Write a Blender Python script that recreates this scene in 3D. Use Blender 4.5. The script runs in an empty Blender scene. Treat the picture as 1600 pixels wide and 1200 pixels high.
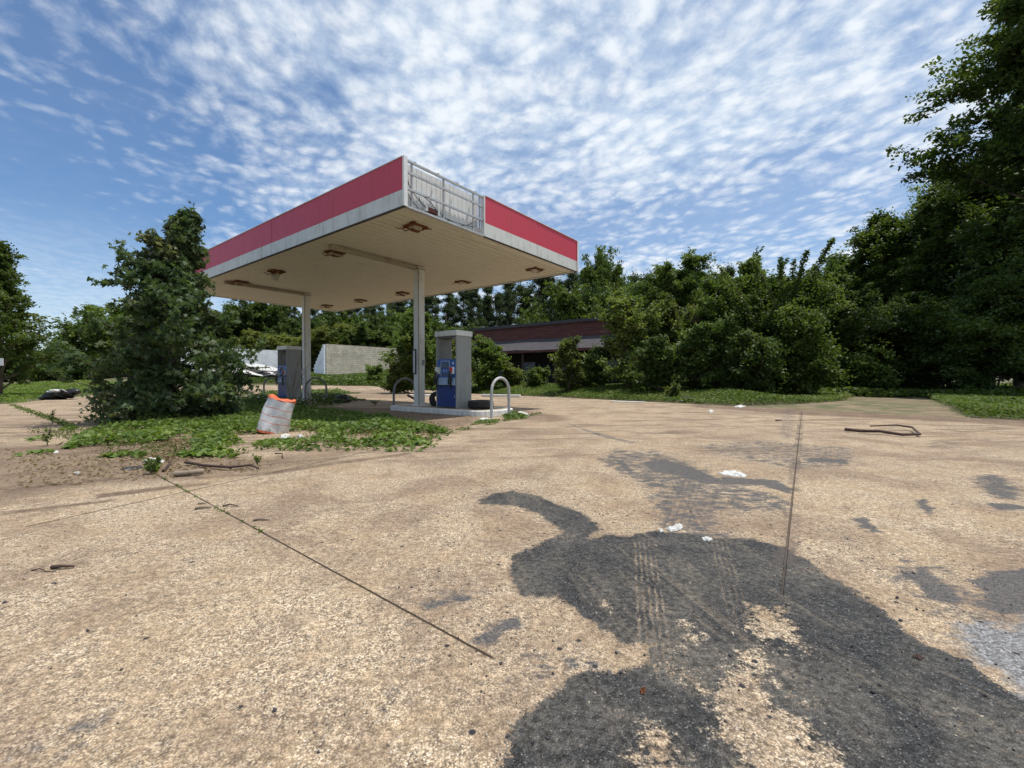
import bpy, math, random
import numpy as np
from mathutils import Vector
R = math.radians
S = bpy.context.scene
COL = S.collection
# ------------------------------------------------------------------ camera
F = 690.0; HORIZON = 590.0; CAMZ = 1.1
PITCH = math.atan((600 - HORIZON) / F)
cd = bpy.data.cameras.new('camera'); cam = bpy.data.objects.new('camera', cd); COL.objects.link(cam)
cam.location = (0, 0, CAMZ); cam.rotation_euler = (math.pi/2 - PITCH, 0, 0)
cd.sensor_width = 36; cd.lens = F / 1600 * 36; cd.clip_start = .05; cd.clip_end = 4000
S.camera = cam
S.view_settings.view_transform = 'Standard'; S.view_settings.look = 'None'; S.view_settings.gamma = 1
S.view_settings.exposure = 0.12
# ------------------------------------------------------------------ light
SUN = Vector((.26, .03, 1)).normalized()
SUN_EL = math.asin(SUN.z); SUN_AZ = math.atan2(SUN.x, SUN.y)
sl = bpy.data.lights.new('sun', 'SUN'); sl.energy = 4.3; sl.angle = R(.5); sl.color = (1, .95, .87)
so = bpy.data.objects.new('sun', sl); COL.objects.link(so)
so.rotation_euler = (-SUN).to_track_quat('-Z', 'Y').to_euler()

class NT:
    """tiny wrapper for building node trees"""
    def __init__(s, tree): s.t = tree; s.N = tree.nodes; s.L = tree.links
    def put(s, sock, v):
        if isinstance(v, bpy.types.NodeSocket): s.L.new(v, sock)
        elif isinstance(v, (tuple, list)) and sock.type == 'RGBA' and len(v) == 3: sock.default_value = (*v, 1)
        else: sock.default_value = v
    def n(s, typ, out=0, attrs=None, **kw):
        nd = s.N.new(typ)
        for k, v in (attrs or {}).items(): setattr(nd, k, v)
        for k, v in kw.items():
            key = int(k[1:]) if k[0] == 'i' and k[1:].isdigit() else k.replace('_', ' ')
            s.put(nd.inputs[key], v)
        return nd.outputs[out]
    def m(s, op, a, b=0.0, c=0.0):
        nd = s.N.new('ShaderNodeMath'); nd.operation = op
        s.put(nd.inputs[0], a); s.put(nd.inputs[1], b); s.put(nd.inputs[2], c)
        return nd.outputs[0]
    def mix(s, f, a, b, mode='MIX'):
        nd = s.N.new('ShaderNodeMix'); nd.data_type = 'RGBA'; nd.blend_type = mode; nd.clamp_factor = True
        s.put(nd.inputs[0], f); s.put(nd.inputs[6], a); s.put(nd.inputs[7], b); return nd.outputs[2]
    def ss(s, x, lo, hi, a=0.0, b=1.0):
        nd = s.N.new('ShaderNodeMapRange'); nd.interpolation_type = 'SMOOTHSTEP'
        s.put(nd.inputs[0], x); s.put(nd.inputs[1], lo); s.put(nd.inputs[2], hi); s.put(nd.inputs[3], a); s.put(nd.inputs[4], b)
        return nd.outputs[0]
    def noise(s, vec, scale, det=4, rough=.55, dist=0, out=0):
        return s.n('ShaderNodeTexNoise', out, Vector=vec, Scale=scale, Detail=det, Roughness=rough, Distortion=dist)
    def vor(s, vec, scale, out=0, feat='F1'):
        return s.n('ShaderNodeTexVoronoi', out, {'feature': feat}, Vector=vec, Scale=scale)
    def mul(s, vec, k):
        nd = s.N.new('ShaderNodeVectorMath'); nd.operation = 'MULTIPLY'; s.put(nd.inputs[0], vec); s.put(nd.inputs[1], k); return nd.outputs[0]
    def add(s, vec, k):
        nd = s.N.new('ShaderNodeVectorMath'); nd.operation = 'ADD'; s.put(nd.inputs[0], vec); s.put(nd.inputs[1], k); return nd.outputs[0]

w = bpy.data.worlds.new('World'); S.world = w; w.use_nodes = True
W = NT(w.node_tree); W.N.clear()
sky = W.N.new('ShaderNodeTexSky'); sky.sky_type = 'NISHITA'; sky.sun_disc = False
sky.sun_elevation = SUN_EL; sky.sun_rotation = SUN_AZ; sky.air_density = 1.0; sky.dust_density = .3; sky.ozone_density = 3.0
tc = W.n('ShaderNodeTexCoord')
sx = W.N.new('ShaderNodeSeparateXYZ'); W.L.new(tc, sx.inputs[0])
X, Y, Z = sx.outputs
zz = W.m('ADD', W.m('MAXIMUM', Z, 0.0), .07)
cx = W.m('DIVIDE', X, zz); cy = W.m('DIVIDE', Y, zz)
cmb = W.n('ShaderNodeCombineXYZ', X=cx, Y=cy, Z=0.0)
ROTV = W.N.new('ShaderNodeVectorRotate'); ROTV.rotation_type = 'Z_AXIS'; W.L.new(cmb, ROTV.inputs['Vector']); ROTV.inputs['Angle'].default_value = R(-28)
cv = ROTV.outputs[0]
warp = W.add(cv, W.mul(W.noise(cv, 1.3, 3, .5, 0, 1), (.22, .22, 0)))
big = W.noise(W.mul(warp, (1.0, .8, 1)), .75, 3, .5)
mid = W.noise(W.mul(warp, (1.0, .8, 1)), 2.6, 4, .6)
rip = W.noise(W.mul(warp, (1.0, .8, 1)), 10.5, 5, .58, .1)
fine = W.noise(W.mul(warp, (1, .8, 1)), 30.0, 4, .65)
cov = W.m('ADD', W.m('MULTIPLY', big, 1.2), W.m('MULTIPLY', mid, .5))
puffv = W.add(W.mul(warp, (1, .85, 1)), W.mul(W.noise(cv, 9, 4, .6, 0, 1), (.10, .10, 0)))
puff = W.m('SUBTRACT', 1.0, W.n('ShaderNodeTexVoronoi', 0, {'feature': 'SMOOTH_F1'}, Vector=puffv, Scale=15.0, Smoothness=.6))
cov = W.m('ADD', cov, W.m('ADD', W.m('MULTIPLY', rip, .36), W.m('MULTIPLY', puff, .30)))
cov = W.m('SUBTRACT', cov, .08)
cov = W.m('ADD', cov, W.m('MULTIPLY', fine, .26))
bias = W.m('ADD', W.ss(X, -.8, .05, -.20, .11), W.ss(Z, .25, .62, -.04, .14))            # the left of the sky is clearer
cov = W.m('ADD', cov, bias)
cl = W.m('MAXIMUM', W.ss(cov, .93, 1.66, 0, .95), W.ss(X, -.35, .45, .06, .30))
hz = W.ss(Z, .0, .34, .62, 0)                    # thin veil near the horizon
cl = W.m('MAXIMUM', cl, hz)
shade = W.ss(W.m('ADD', W.m('ADD', W.m('MULTIPLY', puff, .55), W.m('MULTIPLY', fine, .5)), W.m('MULTIPLY', mid, .5)), .55, 1.0)
cc = W.mix(shade, (4.9, 5.9, 7.1), (7.1, 7.5, 7.9))
skyc = W.mix(1.0, sky.outputs[0], (.66, .84, .98), 'MULTIPLY')
fin = W.mix(cl, skyc, cc)
bg = W.N.new('ShaderNodeBackground'); W.L.new(fin, bg.inputs[0]); bg.inputs[1].default_value = .12
wo = W.N.new('ShaderNodeOutputWorld'); W.L.new(bg.outputs[0], wo.inputs[0])

# ------------------------------------------------------------------ helpers
def smooth(a, b, x):
    t = np.clip((np.asarray(x, float) - a) / (b - a), 0, 1); return t*t*(3-2*t)
def gz(x, y):
    x = np.asarray(x, float); y = np.asarray(y, float)
    side = smooth(-2, -13, x) * smooth(-52, -38, x)
    dl = (x-6.1)*.768 + (y-20)*.641
    z = 1.42*smooth(31, 50, y)*side + (.42 - .30*smooth(9, 13, x))*smooth(.4, 5, dl) + .6*smooth(45, 110, y)
    return z
def Z0(x, y): return float(gz(x, y))
def G(px, py, z=0.0):
    """the ground point under a spot of the photograph"""
    dx = (px-800)/F; dy = (600-py)/F
    d = Vector((dx, math.cos(PITCH) + dy*math.sin(PITCH), dy*math.cos(PITCH) - math.sin(PITCH)))
    t = (z - CAMZ)/d.z
    return Vector((d.x*t, d.y*t, z))
def GT(px, py):
    z = 0.0
    for _ in range(12): p = G(px, py, z); z = .5*z + .5*min(.8, Z0(p.x, p.y))
    return p
def XatY(px, Yd): return (px-800)/F*Yd
def HatY(py, Yd): return CAMZ + (HORIZON-py)/F*Yd

def tag(o, label=None, cat=None, group=None, kind=None):
    if label: o['label'] = label
    if cat: o['category'] = cat
    if group: o['group'] = group
    if kind: o['kind'] = kind
    return o
def thing(name, label, cat, loc=(0, 0, 0), rz=0, group=None, rx=0, ry=0):
    o = bpy.data.objects.new(name, None); COL.objects.link(o); o.location = loc; o.rotation_euler = (rx, ry, rz)
    o.empty_display_size = .2
    return tag(o, label, cat, group)
def rotm(e):
    from mathutils import Euler
    return Euler(e).to_matrix()
class MB:
    def __init__(s): s.v = []; s.f = []; s.mi = []; s.cur = 0; s.sm = []
    def add(s, vs, fs, sm=False):
        b = len(s.v); s.v += [tuple(v) for v in vs]
        for f in fs: s.f.append([i+b for i in f]); s.mi.append(s.cur); s.sm.append(sm)
        return s
    def box(s, x0, x1, y0, y1, z0, z1, M=None, T=None):
        vs = [Vector((x, y, z)) for z in (z0, z1) for y in (y0, y1) for x in (x0, x1)]
        if M is not None: vs = [M @ v for v in vs]
        if T is not None: vs = [v + Vector(T) for v in vs]
        return s.add(vs, [(0, 2, 3, 1), (4, 5, 7, 6), (0, 1, 5, 4), (2, 6, 7, 3), (0, 4, 6, 2), (1, 3, 7, 5)])
    def tube(s, pts, r, n=8, cap=True):
        pts = [Vector(p) for p in pts]; k = len(pts)
        rs = r if isinstance(r, (list, tuple)) else [r]*k
        rings = []; ref = None
        for i, p in enumerate(pts):
            d = (pts[min(i+1, k-1)] - pts[max(i-1, 0)]).normalized()
            if ref is None:
                ref = Vector((0, 0, 1)) if abs(d.z) < .9 else Vector((1, 0, 0))
            a = (ref - d*ref.dot(d)).normalized(); b = d.cross(a); ref = a
            rings.append([p + (a*math.cos(t*2*math.pi/n) + b*math.sin(t*2*math.pi/n))*rs[i] for t in range(n)])
        vs = [v for rg in rings for v in rg]
        fs = [(i*n+j, i*n+(j+1) % n, (i+1)*n+(j+1) % n, (i+1)*n+j) for i in range(k-1) for j in range(n)]
        s.add(vs, fs, True)
        if cap:
            s.add(rings[0], [tuple(range(n))[::-1]]); s.add(rings[-1], [tuple(range(n))])
        return s
    def lathe(s, prof, n=24, c=(0, 0, 0), M=None, sm=True):
        vs = []
        for (r, z) in prof:
            for j in range(n):
                v = Vector((r*math.cos(j*2*math.pi/n), r*math.sin(j*2*math.pi/n), z))
                if M is not None: v = M @ v
                vs.append(v + Vector(c))
        k = len(prof)
        s.add(vs, [(i*n+j, i*n+(j+1) % n, (i+1)*n+(j+1) % n, (i+1)*n+j) for i in range(k-1) for j in range(n)], sm)
        return s
    def prism(s, poly, z0, z1):
        n = len(poly)
        vs = [(x, y, z0) for x, y in poly] + [(x, y, z1) for x, y in poly]
        return s.add(vs, [tuple(range(n))[::-1], tuple(range(n, 2*n))] + [(i, (i+1) % n, n+(i+1) % n, n+i) for i in range(n)])
    def build(s, name, mats, parent=None, bevel=0):
        me = bpy.data.meshes.new(name); me.from_pydata(s.v, [], s.f); me.update()
        if not isinstance(mats, (list, tuple)): mats = [mats]
        for m in mats: me.materials.append(m)
        me.polygons.foreach_set('material_index', s.mi); me.polygons.foreach_set('use_smooth', s.sm)
        o = bpy.data.objects.new(name, me); COL.objects.link(o)
        if parent: o.parent = parent
        if bevel:
            b = o.modifiers.new('bevel', 'BEVEL'); b.width = bevel; b.segments = 2; b.limit_method = 'ANGLE'
        return o
def copy_tree(o, parent=None):
    c = o.copy(); COL.objects.link(c); c.parent = parent
    for ch in list(o.children): copy_tree(ch, c)
    return c

# ------------------------------------------------------------------ materials
MATS = {}
def mat(name, fn):
    if name in MATS: return MATS[name]
    m = bpy.data.materials.new(name); m.use_nodes = True; t = NT(m.node_tree)
    b = m.node_tree.nodes['Principled BSDF']; fn(t, b); MATS[name] = m; return m
def OC(t): return t.n('ShaderNodeTexCoord', 3)
def painted(name, col, dirt=(.12, .10, .08), amt=.35, rough=.5, metal=0, streak=True, bump=.1, lo=.45, hi=.75):
    def fn(t, b):
        c = OC(t)
        a = t.noise(c, 2.2, 6, .65)
        st = t.noise(t.mul(c, (9, 9, .7)), 1.0, 4, .6) if streak else t.noise(c, 9, 4, .6)
        g = t.noise(c, 35, 3, .6)
        d = t.ss(t.m('ADD', t.m('MULTIPLY', a, .5), t.m('MULTIPLY', st, .5)), lo, hi, 0, amt)
        v = t.ss(g, .2, .8, .88, 1.08)
        base = t.mix(d, col, dirt)
        base = t.mix(1.0, base, t.n('ShaderNodeCombineColor', Red=v, Green=v, Blue=v), 'MULTIPLY')
        t.put(b.inputs['Base Color'], base)
        b.inputs['Metallic'].default_value = metal
        t.put(b.inputs['Roughness'], t.m('ADD', t.m('MULTIPLY', d, .4), rough))
        bp = t.N.new('ShaderNodeBump'); bp.inputs['Strength'].default_value = bump; bp.inputs['Distance'].default_value = .01
        t.put(bp.inputs['Height'], a); t.L.new(bp.outputs[0], b.inputs['Normal'])
    return mat(name, fn)
M_red = painted('fascia_red', (.54, .045, .08), (.30, .07, .06), .45, .45)
M_white = painted('fascia_white', (.62, .63, .60), (.16, .15, .12), .65, .5)
M_trim = painted('trim_white', (.72, .73, .72), (.3, .28, .25), .4, .5)
M_soff = painted('soffit_paint', (.60, .58, .49), (.40, .32, .22), .45, .6, streak=False)
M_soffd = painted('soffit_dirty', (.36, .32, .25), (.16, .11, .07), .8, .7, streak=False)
M_deck = painted('galvanised_deck', (.56, .57, .56), (.16, .12, .09), .55, .45, .25)
M_steel = painted('galvanised_steel', (.50, .51, .52), (.14, .09, .06), .55, .45, .5)
M_rust = painted('rust', (.16, .055, .02), (.05, .022, .012), .8, .85, streak=False)
M_glass = painted('lamp_glass', (.45, .42, .34), (.15, .1, .06), .7, .25, streak=False)
M_col = painted('column_white', (.66, .67, .64), (.22, .2, .17), .5, .5)
M_black = painted('black_metal', (.02, .02, .022), (.06, .05, .04), .4, .5)
M_grey = painted('pump_grey', (.27, .28, .27), (.13, .12, .10), .5, .5)
M_greyd = painted('pump_grey_dark', (.10, .11, .12), (.05, .05, .05), .5, .5)
M_cap = painted('pump_cap', (.66, .67, .64), (.2, .2, .17), .5, .5)
M_blued = painted('pump_blue_dark', (.008, .035, .19), (.02, .03, .06), .4, .35)
M_blue = painted('pump_blue', (.015, .10, .40), (.04, .06, .12), .4, .35)
M_bluel = painted('pump_pale_blue', (.28, .38, .52), (.15, .17, .2), .5, .4)
M_screen = painted('screen_dark', (.02, .05, .12), (.05, .08, .12), .5, .2)
M_rubber = painted('rubber', (.022, .021, .021), (.09, .075, .06), .6, .8, bump=.5)
M_redp = painted('nozzle_red', (.45, .02, .02), (.1, .03, .03), .4, .4)
M_hoop = painted('hoop_grey', (.42, .43, .43), (.14, .10, .07), .5, .5)
M_hoopd = painted('hoop_dark', (.15, .15, .16), (.09, .06, .045), .6, .55)
M_kerb = painted('kerb_white', (.72, .71, .67), (.20, .16, .11), .6, .7, lo=.4, hi=.8)
M_slab = painted('island_slab', (.40, .34, .26), (.14, .1, .07), .7, .85, streak=False)
M_drumw = painted('drum_white', (.66, .65, .64), (.22, .2, .2), .65, .45, streak=False, bump=.6)
M_drumo = painted('drum_orange', (.62, .14, .06), (.35, .12, .06), .7, .5, streak=False, bump=.6)
M_wood = painted('grey_wood', (.24, .19, .14), (.09, .065, .045), .7, .9, bump=.8)
M_dwood = painted('dark_wood', (.075, .045, .035), (.02, .015, .012), .7, .9, bump=.8)
M_bark = painted('bark', (.13, .10, .075), (.04, .03, .022), .8, .95, bump=1)
M_barkp = painted('pine_bark', (.28, .22, .17), (.10, .07, .05), .7, .95, bump=1)
M_paper = painted('litter_white', (.56, .56, .54), (.36, .33, .28), .7, .6, streak=False)
M_bag = painted('black_plastic', (.012, .012, .014), (.03, .028, .025), .5, .3, streak=False, bump=.8)
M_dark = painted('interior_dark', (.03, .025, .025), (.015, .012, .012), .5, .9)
M_roofd = painted('roof_dark', (.06, .055, .06), (.035, .03, .03), .8, .85, streak=False, bump=.6)

def wall_mat(name, c1, c2, mortar, sx_, sy_, dirt, amt):
    def fn(t, b):
        c = OC(t)
        # bricks in the wall plane: local x along, local z up
        s = t.N.new('ShaderNodeSeparateXYZ'); t.L.new(c, s.inputs[0])
        v = t.n('ShaderNodeCombineXYZ', X=t.m('ADD', s.outputs[0], s.outputs[1]), Y=s.outputs[2], Z=0.0)
        br = t.N.new('ShaderNodeTexBrick'); t.L.new(v, br.inputs['Vector'])
        br.inputs['Scale'].default_value = 1; br.inputs['Brick Width'].default_value = sx_; br.inputs['Row Height'].default_value = sy_
        br.inputs['Mortar Size'].default_value = .012
        t.put(br.inputs['Color1'], c1); t.put(br.inputs['Color2'], c2); t.put(br.inputs['Mortar'], mortar)
        d = t.ss(t.noise(t.mul(c, (1, 1, .6)), 1.3, 6, .7), .42, .75, 0, amt)
        t.put(b.inputs['Base Color'], t.mix(d, br.outputs[0], dirt)); b.inputs['Roughness'].default_value = .9
        bp = t.N.new('ShaderNodeBump'); bp.inputs['Strength'].default_value = .6; bp.inputs['Distance'].default_value = .02
        t.put(bp.inputs['Height'], t.m('SUBTRACT', 1.0, br.outputs[1])); t.L.new(bp.outputs[0], b.inputs['Normal'])
    return mat(name, fn)
M_block = wall_mat('block_wall', (.74, .67, .53), (.58, .52, .41), (.30, .27, .22), .42, .2, (.25, .22, .18), .6)
M_wblock = wall_mat('white_block_wall', (.90, .92, .95), (.86, .88, .92), (.68, .70, .74), .42, .2, (.45, .42, .38), .45)
def siding(t, b):
    c = OC(t); s = t.N.new('ShaderNodeSeparateXYZ'); t.L.new(c, s.inputs[0])
    fr = t.m('FRACT', t.m('MULTIPLY', s.outputs[2], 6.0))
    a = t.noise(t.mul(c, (.5, .5, 6)), 2.2, 6, .7)
    n2 = t.noise(c, .7, 3, .6)
    base = t.mix(t.ss(a, .35, .7), (.085, .026, .024), (.17, .055, .045))
    base = t.mix(t.ss(n2, .5, .75, 0, .5), base, (.07, .04, .035))
    sc = t.noise(t.mul(c, (.6, .6, 14)), 1.6, 2, .5)
    base = t.mix(t.ss(sc, .70, .74, 0, .7), base, (.35, .3, .27))
    t.put(b.inputs['Base Color'], base); b.inputs['Roughness'].default_value = .75
    bp = t.N.new('ShaderNodeBump'); bp.inputs['Strength'].default_value = 1; bp.inputs['Distance'].default_value = .03
    t.put(bp.inputs['Height'], fr); t.L.new(bp.outputs[0], b.inputs['Normal'])
M_siding = mat('red_siding', siding)

def leafmat(name, a, b_, c_, trans=.35, rough=.5, freq=.6):
    def fn(t, b):
        at = t.n('ShaderNodeAttribute', 2, {'attribute_name': 'tint'})
        oi = t.n('ShaderNodeObjectInfo', 5)
        nz = t.noise(t.n('ShaderNodeNewGeometry'), freq, 3, .6)
        k = t.m('ADD', t.m('MULTIPLY', at, .55), t.m('MULTIPLY', t.ss(nz, .3, .7), .45))
        col = t.mix(t.ss(k, .15, .6), a, b_); col = t.mix(t.ss(k, .6, .95), col, c_)
        v = t.m('ADD', t.m('MULTIPLY', oi, .5), .75)
        col = t.mix(1.0, col, t.n('ShaderNodeCombineColor', Red=v, Green=v, Blue=v), 'MULTIPLY')
        t.put(b.inputs['Base Color'], col); b.inputs['Roughness'].default_value = rough
        b.inputs['Specular IOR Level'].default_value = .18
        tr = t.N.new('ShaderNodeBsdfTranslucent'); t.put(tr.inputs[0], t.mix(1.0, col, (1.4, 1.5, .6), 'MULTIPLY'))
        mx = t.N.new('ShaderNodeMixShader'); mx.inputs[0].default_value = trans
        t.L.new(b.outputs[0], mx.inputs[1]); t.L.new(tr.outputs[0], mx.inputs[2])
        t.L.new(mx.outputs[0], t.N['Material Output'].inputs[0])
    return mat(name, fn)
L_gum = leafmat('leaf_sweetgum', (.036, .060, .028), (.075, .110, .052), (.17, .17, .10), .34)
L_dark = leafmat('leaf_dark', (.038, .064, .020), (.074, .112, .032), (.145, .185, .052), .34)
L_mid = leafmat('leaf_mid', (.048, .078, .022), (.098, .142, .036), (.18, .215, .06), .38)
L_light = leafmat('leaf_light', (.070, .098, .032), (.135, .168, .05), (.24, .25, .09), .38)
L_yel = leafmat('leaf_yellow', (.10, .12, .035), (.14, .16, .04), (.19, .19, .05))
L_pine = leafmat('leaf_pine', (.036, .056, .030), (.060, .084, .042), (.10, .125, .06), .3)
L_vine = leafmat('leaf_vine', (.055, .092, .022), (.105, .158, .036), (.19, .235, .075), .3, .5, 1.5)
L_grass = leafmat('leaf_grass', (.075, .125, .026), (.135, .195, .045), (.22, .24, .09), .3, .6, .5)
L_dry = leafmat('leaf_dry', (.16, .12, .075), (.25, .19, .12), (.33, .27, .18), .2, .8)

# ------------------------------------------------------------------ foliage
def leaf_mesh(name, pts, size, mats, rng, up=.5, aspect=.55, shape='quad', tint=None, dirs=None, parent=None):
    """one mesh of many leaves, pts (n,3), size (n,)"""
    n = len(pts); pts = np.asarray(pts, np.float32)
    nr = rng.normal(size=(n, 3)); nr /= np.linalg.norm(nr, axis=1)[:, None]
    nr[:, 2] = np.abs(nr[:, 2])*.6 + nr[:, 2]*.4 + up; nr /= np.linalg.norm(nr, axis=1)[:, None]
    a = rng.normal(size=(n, 3)) if dirs is None else dirs + rng.normal(size=(n, 3))*.35
    a -= nr*np.sum(a*nr, 1)[:, None]; a /= np.linalg.norm(a, axis=1)[:, None] + 1e-9
    b = np.cross(nr, a)
    size = np.broadcast_to(np.asarray(size, float), (n,))[:, None]
    if shape == 'quad': tpl = [(-.5, 0, 0), (.05, .5, .12), (.5, 0, 0), (.05, -.5, .12)]
    elif shape == 'round': tpl = [(-.5, 0, 0), (-.25, .5, .08), (.22, .5, .08), (.5, 0, -.05), (.22, -.5, .08), (-.25, -.5, .08)]
    else: tpl = [(-.35, 0, 0), (-.28, .45, -.05), (0, .17, .05), (.3, .42, -.05), (.2, .1, .04), (.62, 0, -.08), (.2, -.1, .04), (.3, -.42, -.05), (0, -.17, .05), (-.28, -.45, -.05)]
    k = len(tpl); V = np.empty((n, k, 3), np.float32)
    for i, (p, q, h) in enumerate(tpl):
        V[:, i] = pts + size*(a*p + b*q*aspect*(1 if shape != 'star' else 1.6) + nr*h)
    me = bpy.data.meshes.new(name)
    me.vertices.add(n*k); me.vertices.foreach_set('co', V.reshape(-1))
    me.loops.add(n*k); me.loops.foreach_set('vertex_index', np.arange(n*k, dtype=np.int32))
    me.polygons.add(n); me.polygons.foreach_set('loop_start', np.arange(0, n*k, k, dtype=np.int32))
    me.update(calc_edges=True)
    at = me.attributes.new('tint', 'FLOAT', 'FACE')
    if tint is None: tint = rng.random(n)
    at.data.foreach_set('value', np.asarray(tint, np.float32))
    if not isinstance(mats, (list, tuple)): mats = [mats]
    for m in mats: me.materials.append(m)
    o = bpy.data.objects.new(name, me); COL.objects.link(o)
    if parent: o.parent = parent
    return o

def grow(rng, H, Rad, prof, nl, t0=.12, elev=(.3, 1.1), nt=7, nleaf=20000, spread=.18, r0=.15, curve=.25, wob=.15, lean=(0, 0), stems=1, uneven=.35, twl=.35):
    """limbs and leaf points of a tree; prof(t) gives reach at height t"""
    wood = MB(); P = []; D = []; per = max(1, nleaf // (nl*nt*stems))
    ph = rng.random(8)*6.28
    for st in range(stems):
        if stems > 1:
            an = st*2*math.pi/stems + rng.random(); off = Vector((math.cos(an), math.sin(an), 0))*Rad*.35
        else: off = Vector((0, 0, 0))
        Hs = H*(1 if st == 0 else rng.uniform(.65, .98))
        trunk = []
        for i in range(7):
            t = i/6
            trunk.append(Vector((lean[0]*t*t + off.x*t + wob*math.sin(ph[0]+st+t*4)*t, lean[1]*t*t + off.y*t + wob*math.cos(ph[1]+st+t*5)*t, Hs*t)))
        wood.tube(trunk, [r0*(1-.88*i/6)/math.sqrt(stems) for i in range(7)], 7, False)
        def at(t):
            q = t*6; i = min(int(q), 5); return trunk[i].lerp(trunk[i+1], q-i)
        for i in range(nl):
            t = t0 + (1-t0)*((i+.5)/nl)**.9; t = min(.99, t + rng.normal()*.02)
            az = i*2.39996 + rng.normal()*.4 + ph[2]
            un = 1 + uneven*(math.sin(az*2+ph[3]+t*5)*.5 + math.sin(az*3+t*9+ph[4])*.5)
            L = Rad*prof(t)*un*rng.uniform(.75, 1.12)
            if stems > 1: L *= .75
            e = elev[0] + (elev[1]-elev[0])*t + rng.normal()*.12
            dh = Vector((math.cos(az), math.sin(az), 0)); s0 = at(t)
            q = [s0 + dh*L*s*math.cos(e) + Vector((0, 0, 1))*L*(math.sin(e)*s + curve*s*s*(1 if e < .8 else -.3)) for s in (0, .33, .66, 1)]
            if L > .2: wood.tube(q, [max(.008, r0*.34*(1-t*.6)*(1-.28*j)) for j in range(4)], 5, False)
            for j in range(nt):
                s = rng.uniform(.22, 1.0)**.75
                k = min(int(s*3), 2); b = q[k].lerp(q[k+1], s*3-k)
                td = (dh*rng.uniform(.2, 1.1) + Vector(rng.normal(size=3))*.65 + Vector((0, 0, .35))); td.normalize()
                tl = L*twl*rng.uniform(.5, 1.2) + spread*.8
                c = np.array(b)[None] + np.array(td)[None]*(tl*rng.random(per)**.8)[:, None] + rng.normal(size=(per, 3))*spread*np.array([1, 1, .6])
                c = c[c[:, 2] > .03]
                P.append(c); D.append(np.full(len(c), rng.random()))
        # leader
        c = np.array(trunk[-1])[None] + rng.normal(size=(per*2, 3))*spread*np.array([1, 1, 2.2]) ; P.append(c); D.append(np.full(len(c), rng.random()))
    P = np.concatenate(P); D = np.concatenate(D)
    tint = np.clip(D*.6 + rng.random(len(P))*.45, 0, 1)
    return wood, P, tint

def tree(name, label, cat, loc, seed, H, Rad, prof, leafm, lsize, nl=40, group=None, bark=None, shape='quad', aspect=.55, up=.5, rz=None, extra=None, **kw):
    rng = np.random.default_rng(seed)
    wood, P, tint = grow(rng, H, Rad, prof, nl, **kw)
    if extra is not None:
        wood2, P2 = extra(rng, wood); P = np.concatenate([P, P2]); tint = np.concatenate([tint, rng.random(len(P2))])
    t = thing(name, label, cat, loc, rng.random()*6 if rz is None else rz, group)
    wood.build('trunk', bark or M_bark, t)
    leaf_mesh('crown', P, lsize*rng.uniform(.6, 1.25, len(P)), leafm, rng, up, aspect, shape, tint, parent=t)
    return t
def place(proto, loc, rz, sc=1.0, label=None, group=None):
    c = copy_tree(proto); c.location = loc; c.rotation_euler = (0, 0, rz); c.scale = (sc, sc, sc) if not isinstance(sc, tuple) else sc
    if label: c['label'] = label
    if group: c['group'] = group
    return c
p_cone = lambda t: (1-t)**.75*1.0 + .06
p_oval = lambda t: math.sqrt(max(0, 1-((t-.5)/.54)**2))*.95+.05
p_bush = lambda t: math.sqrt(max(0, 1-((t-.25)/.78)**2))*.95+.05
p_pine = lambda t: (1-t)**.6*(.55+.45*min(1, max(0, (t-.3)/.3))) + .06
p_tall = lambda t: math.sqrt(max(0, 1-((t-.58)/.46)**2))*.9+.1

# ------------------------------------------------------------------ ground sheet
def grid_sheet(name, xs, ys, zf, mats):
    xx, yy = np.meshgrid(xs, ys) if np.ndim(xs) == 1 else (xs, ys)
    return xx, yy
def sheet(name, xx, yy, zz, m, keep=None):
    ny, nx = xx.shape
    idx = np.arange(nx*ny).reshape(ny, nx)
    q = np.stack([idx[:-1, :-1], idx[:-1, 1:], idx[1:, 1:], idx[1:, :-1]], -1).reshape(-1, 4)
    if keep is not None: q = q[keep.reshape(-1)[q].any(1)]
    me = bpy.data.meshes.new(name)
    used, inv = np.unique(q, return_inverse=True); q = inv.reshape(-1, 4)
    co = np.stack([xx, yy, zz], -1).reshape(-1, 3)[used]
    me.vertices.add(len(co)); me.vertices.foreach_set('co', co.astype(np.float32).reshape(-1))
    me.loops.add(q.size); me.loops.foreach_set('vertex_index', q.astype(np.int32).reshape(-1))
    me.polygons.add(len(q)); me.polygons.foreach_set('loop_start', np.arange(0, q.size, 4, dtype=np.int32))
    me.update(calc_edges=True); me.polygons.foreach_set('use_smooth', np.ones(len(q), bool))
    me.materials.append(m)
    o = bpy.data.objects.new(name, me); COL.objects.link(o)
    return o, co
def poly_sd(poly, x, y):
    """signed distance, positive inside"""
    poly = np.asarray(poly, float); n = len(poly); d = np.full(x.shape, 1e9); ins = np.zeros(x.shape, bool)
    cxp = np.zeros(x.shape); cyp = np.zeros(x.shape)
    for i in range(n):
        ax, ay = poly[i]; bx, by = poly[(i+1) % n]; ex, ey = bx-ax, by-ay
        t = np.clip(((x-ax)*ex+(y-ay)*ey)/(ex*ex+ey*ey+1e-12), 0, 1)
        qx, qy = ax+t*ex, ay+t*ey; dd = np.hypot(x-qx, y-qy); k = dd < d
        d = np.where(k, dd, d); cxp = np.where(k, qx, cxp); cyp = np.where(k, qy, cyp)
        c = ((ay > y) != (by > y)) & (x < (bx-ax)*(y-ay)/(by-ay+1e-12)+ax)
        ins ^= c
    return np.where(ins, d, -d), cxp, cyp
def gp(*pp): return [tuple(G(a, b).xy) for a, b in pp]

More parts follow.
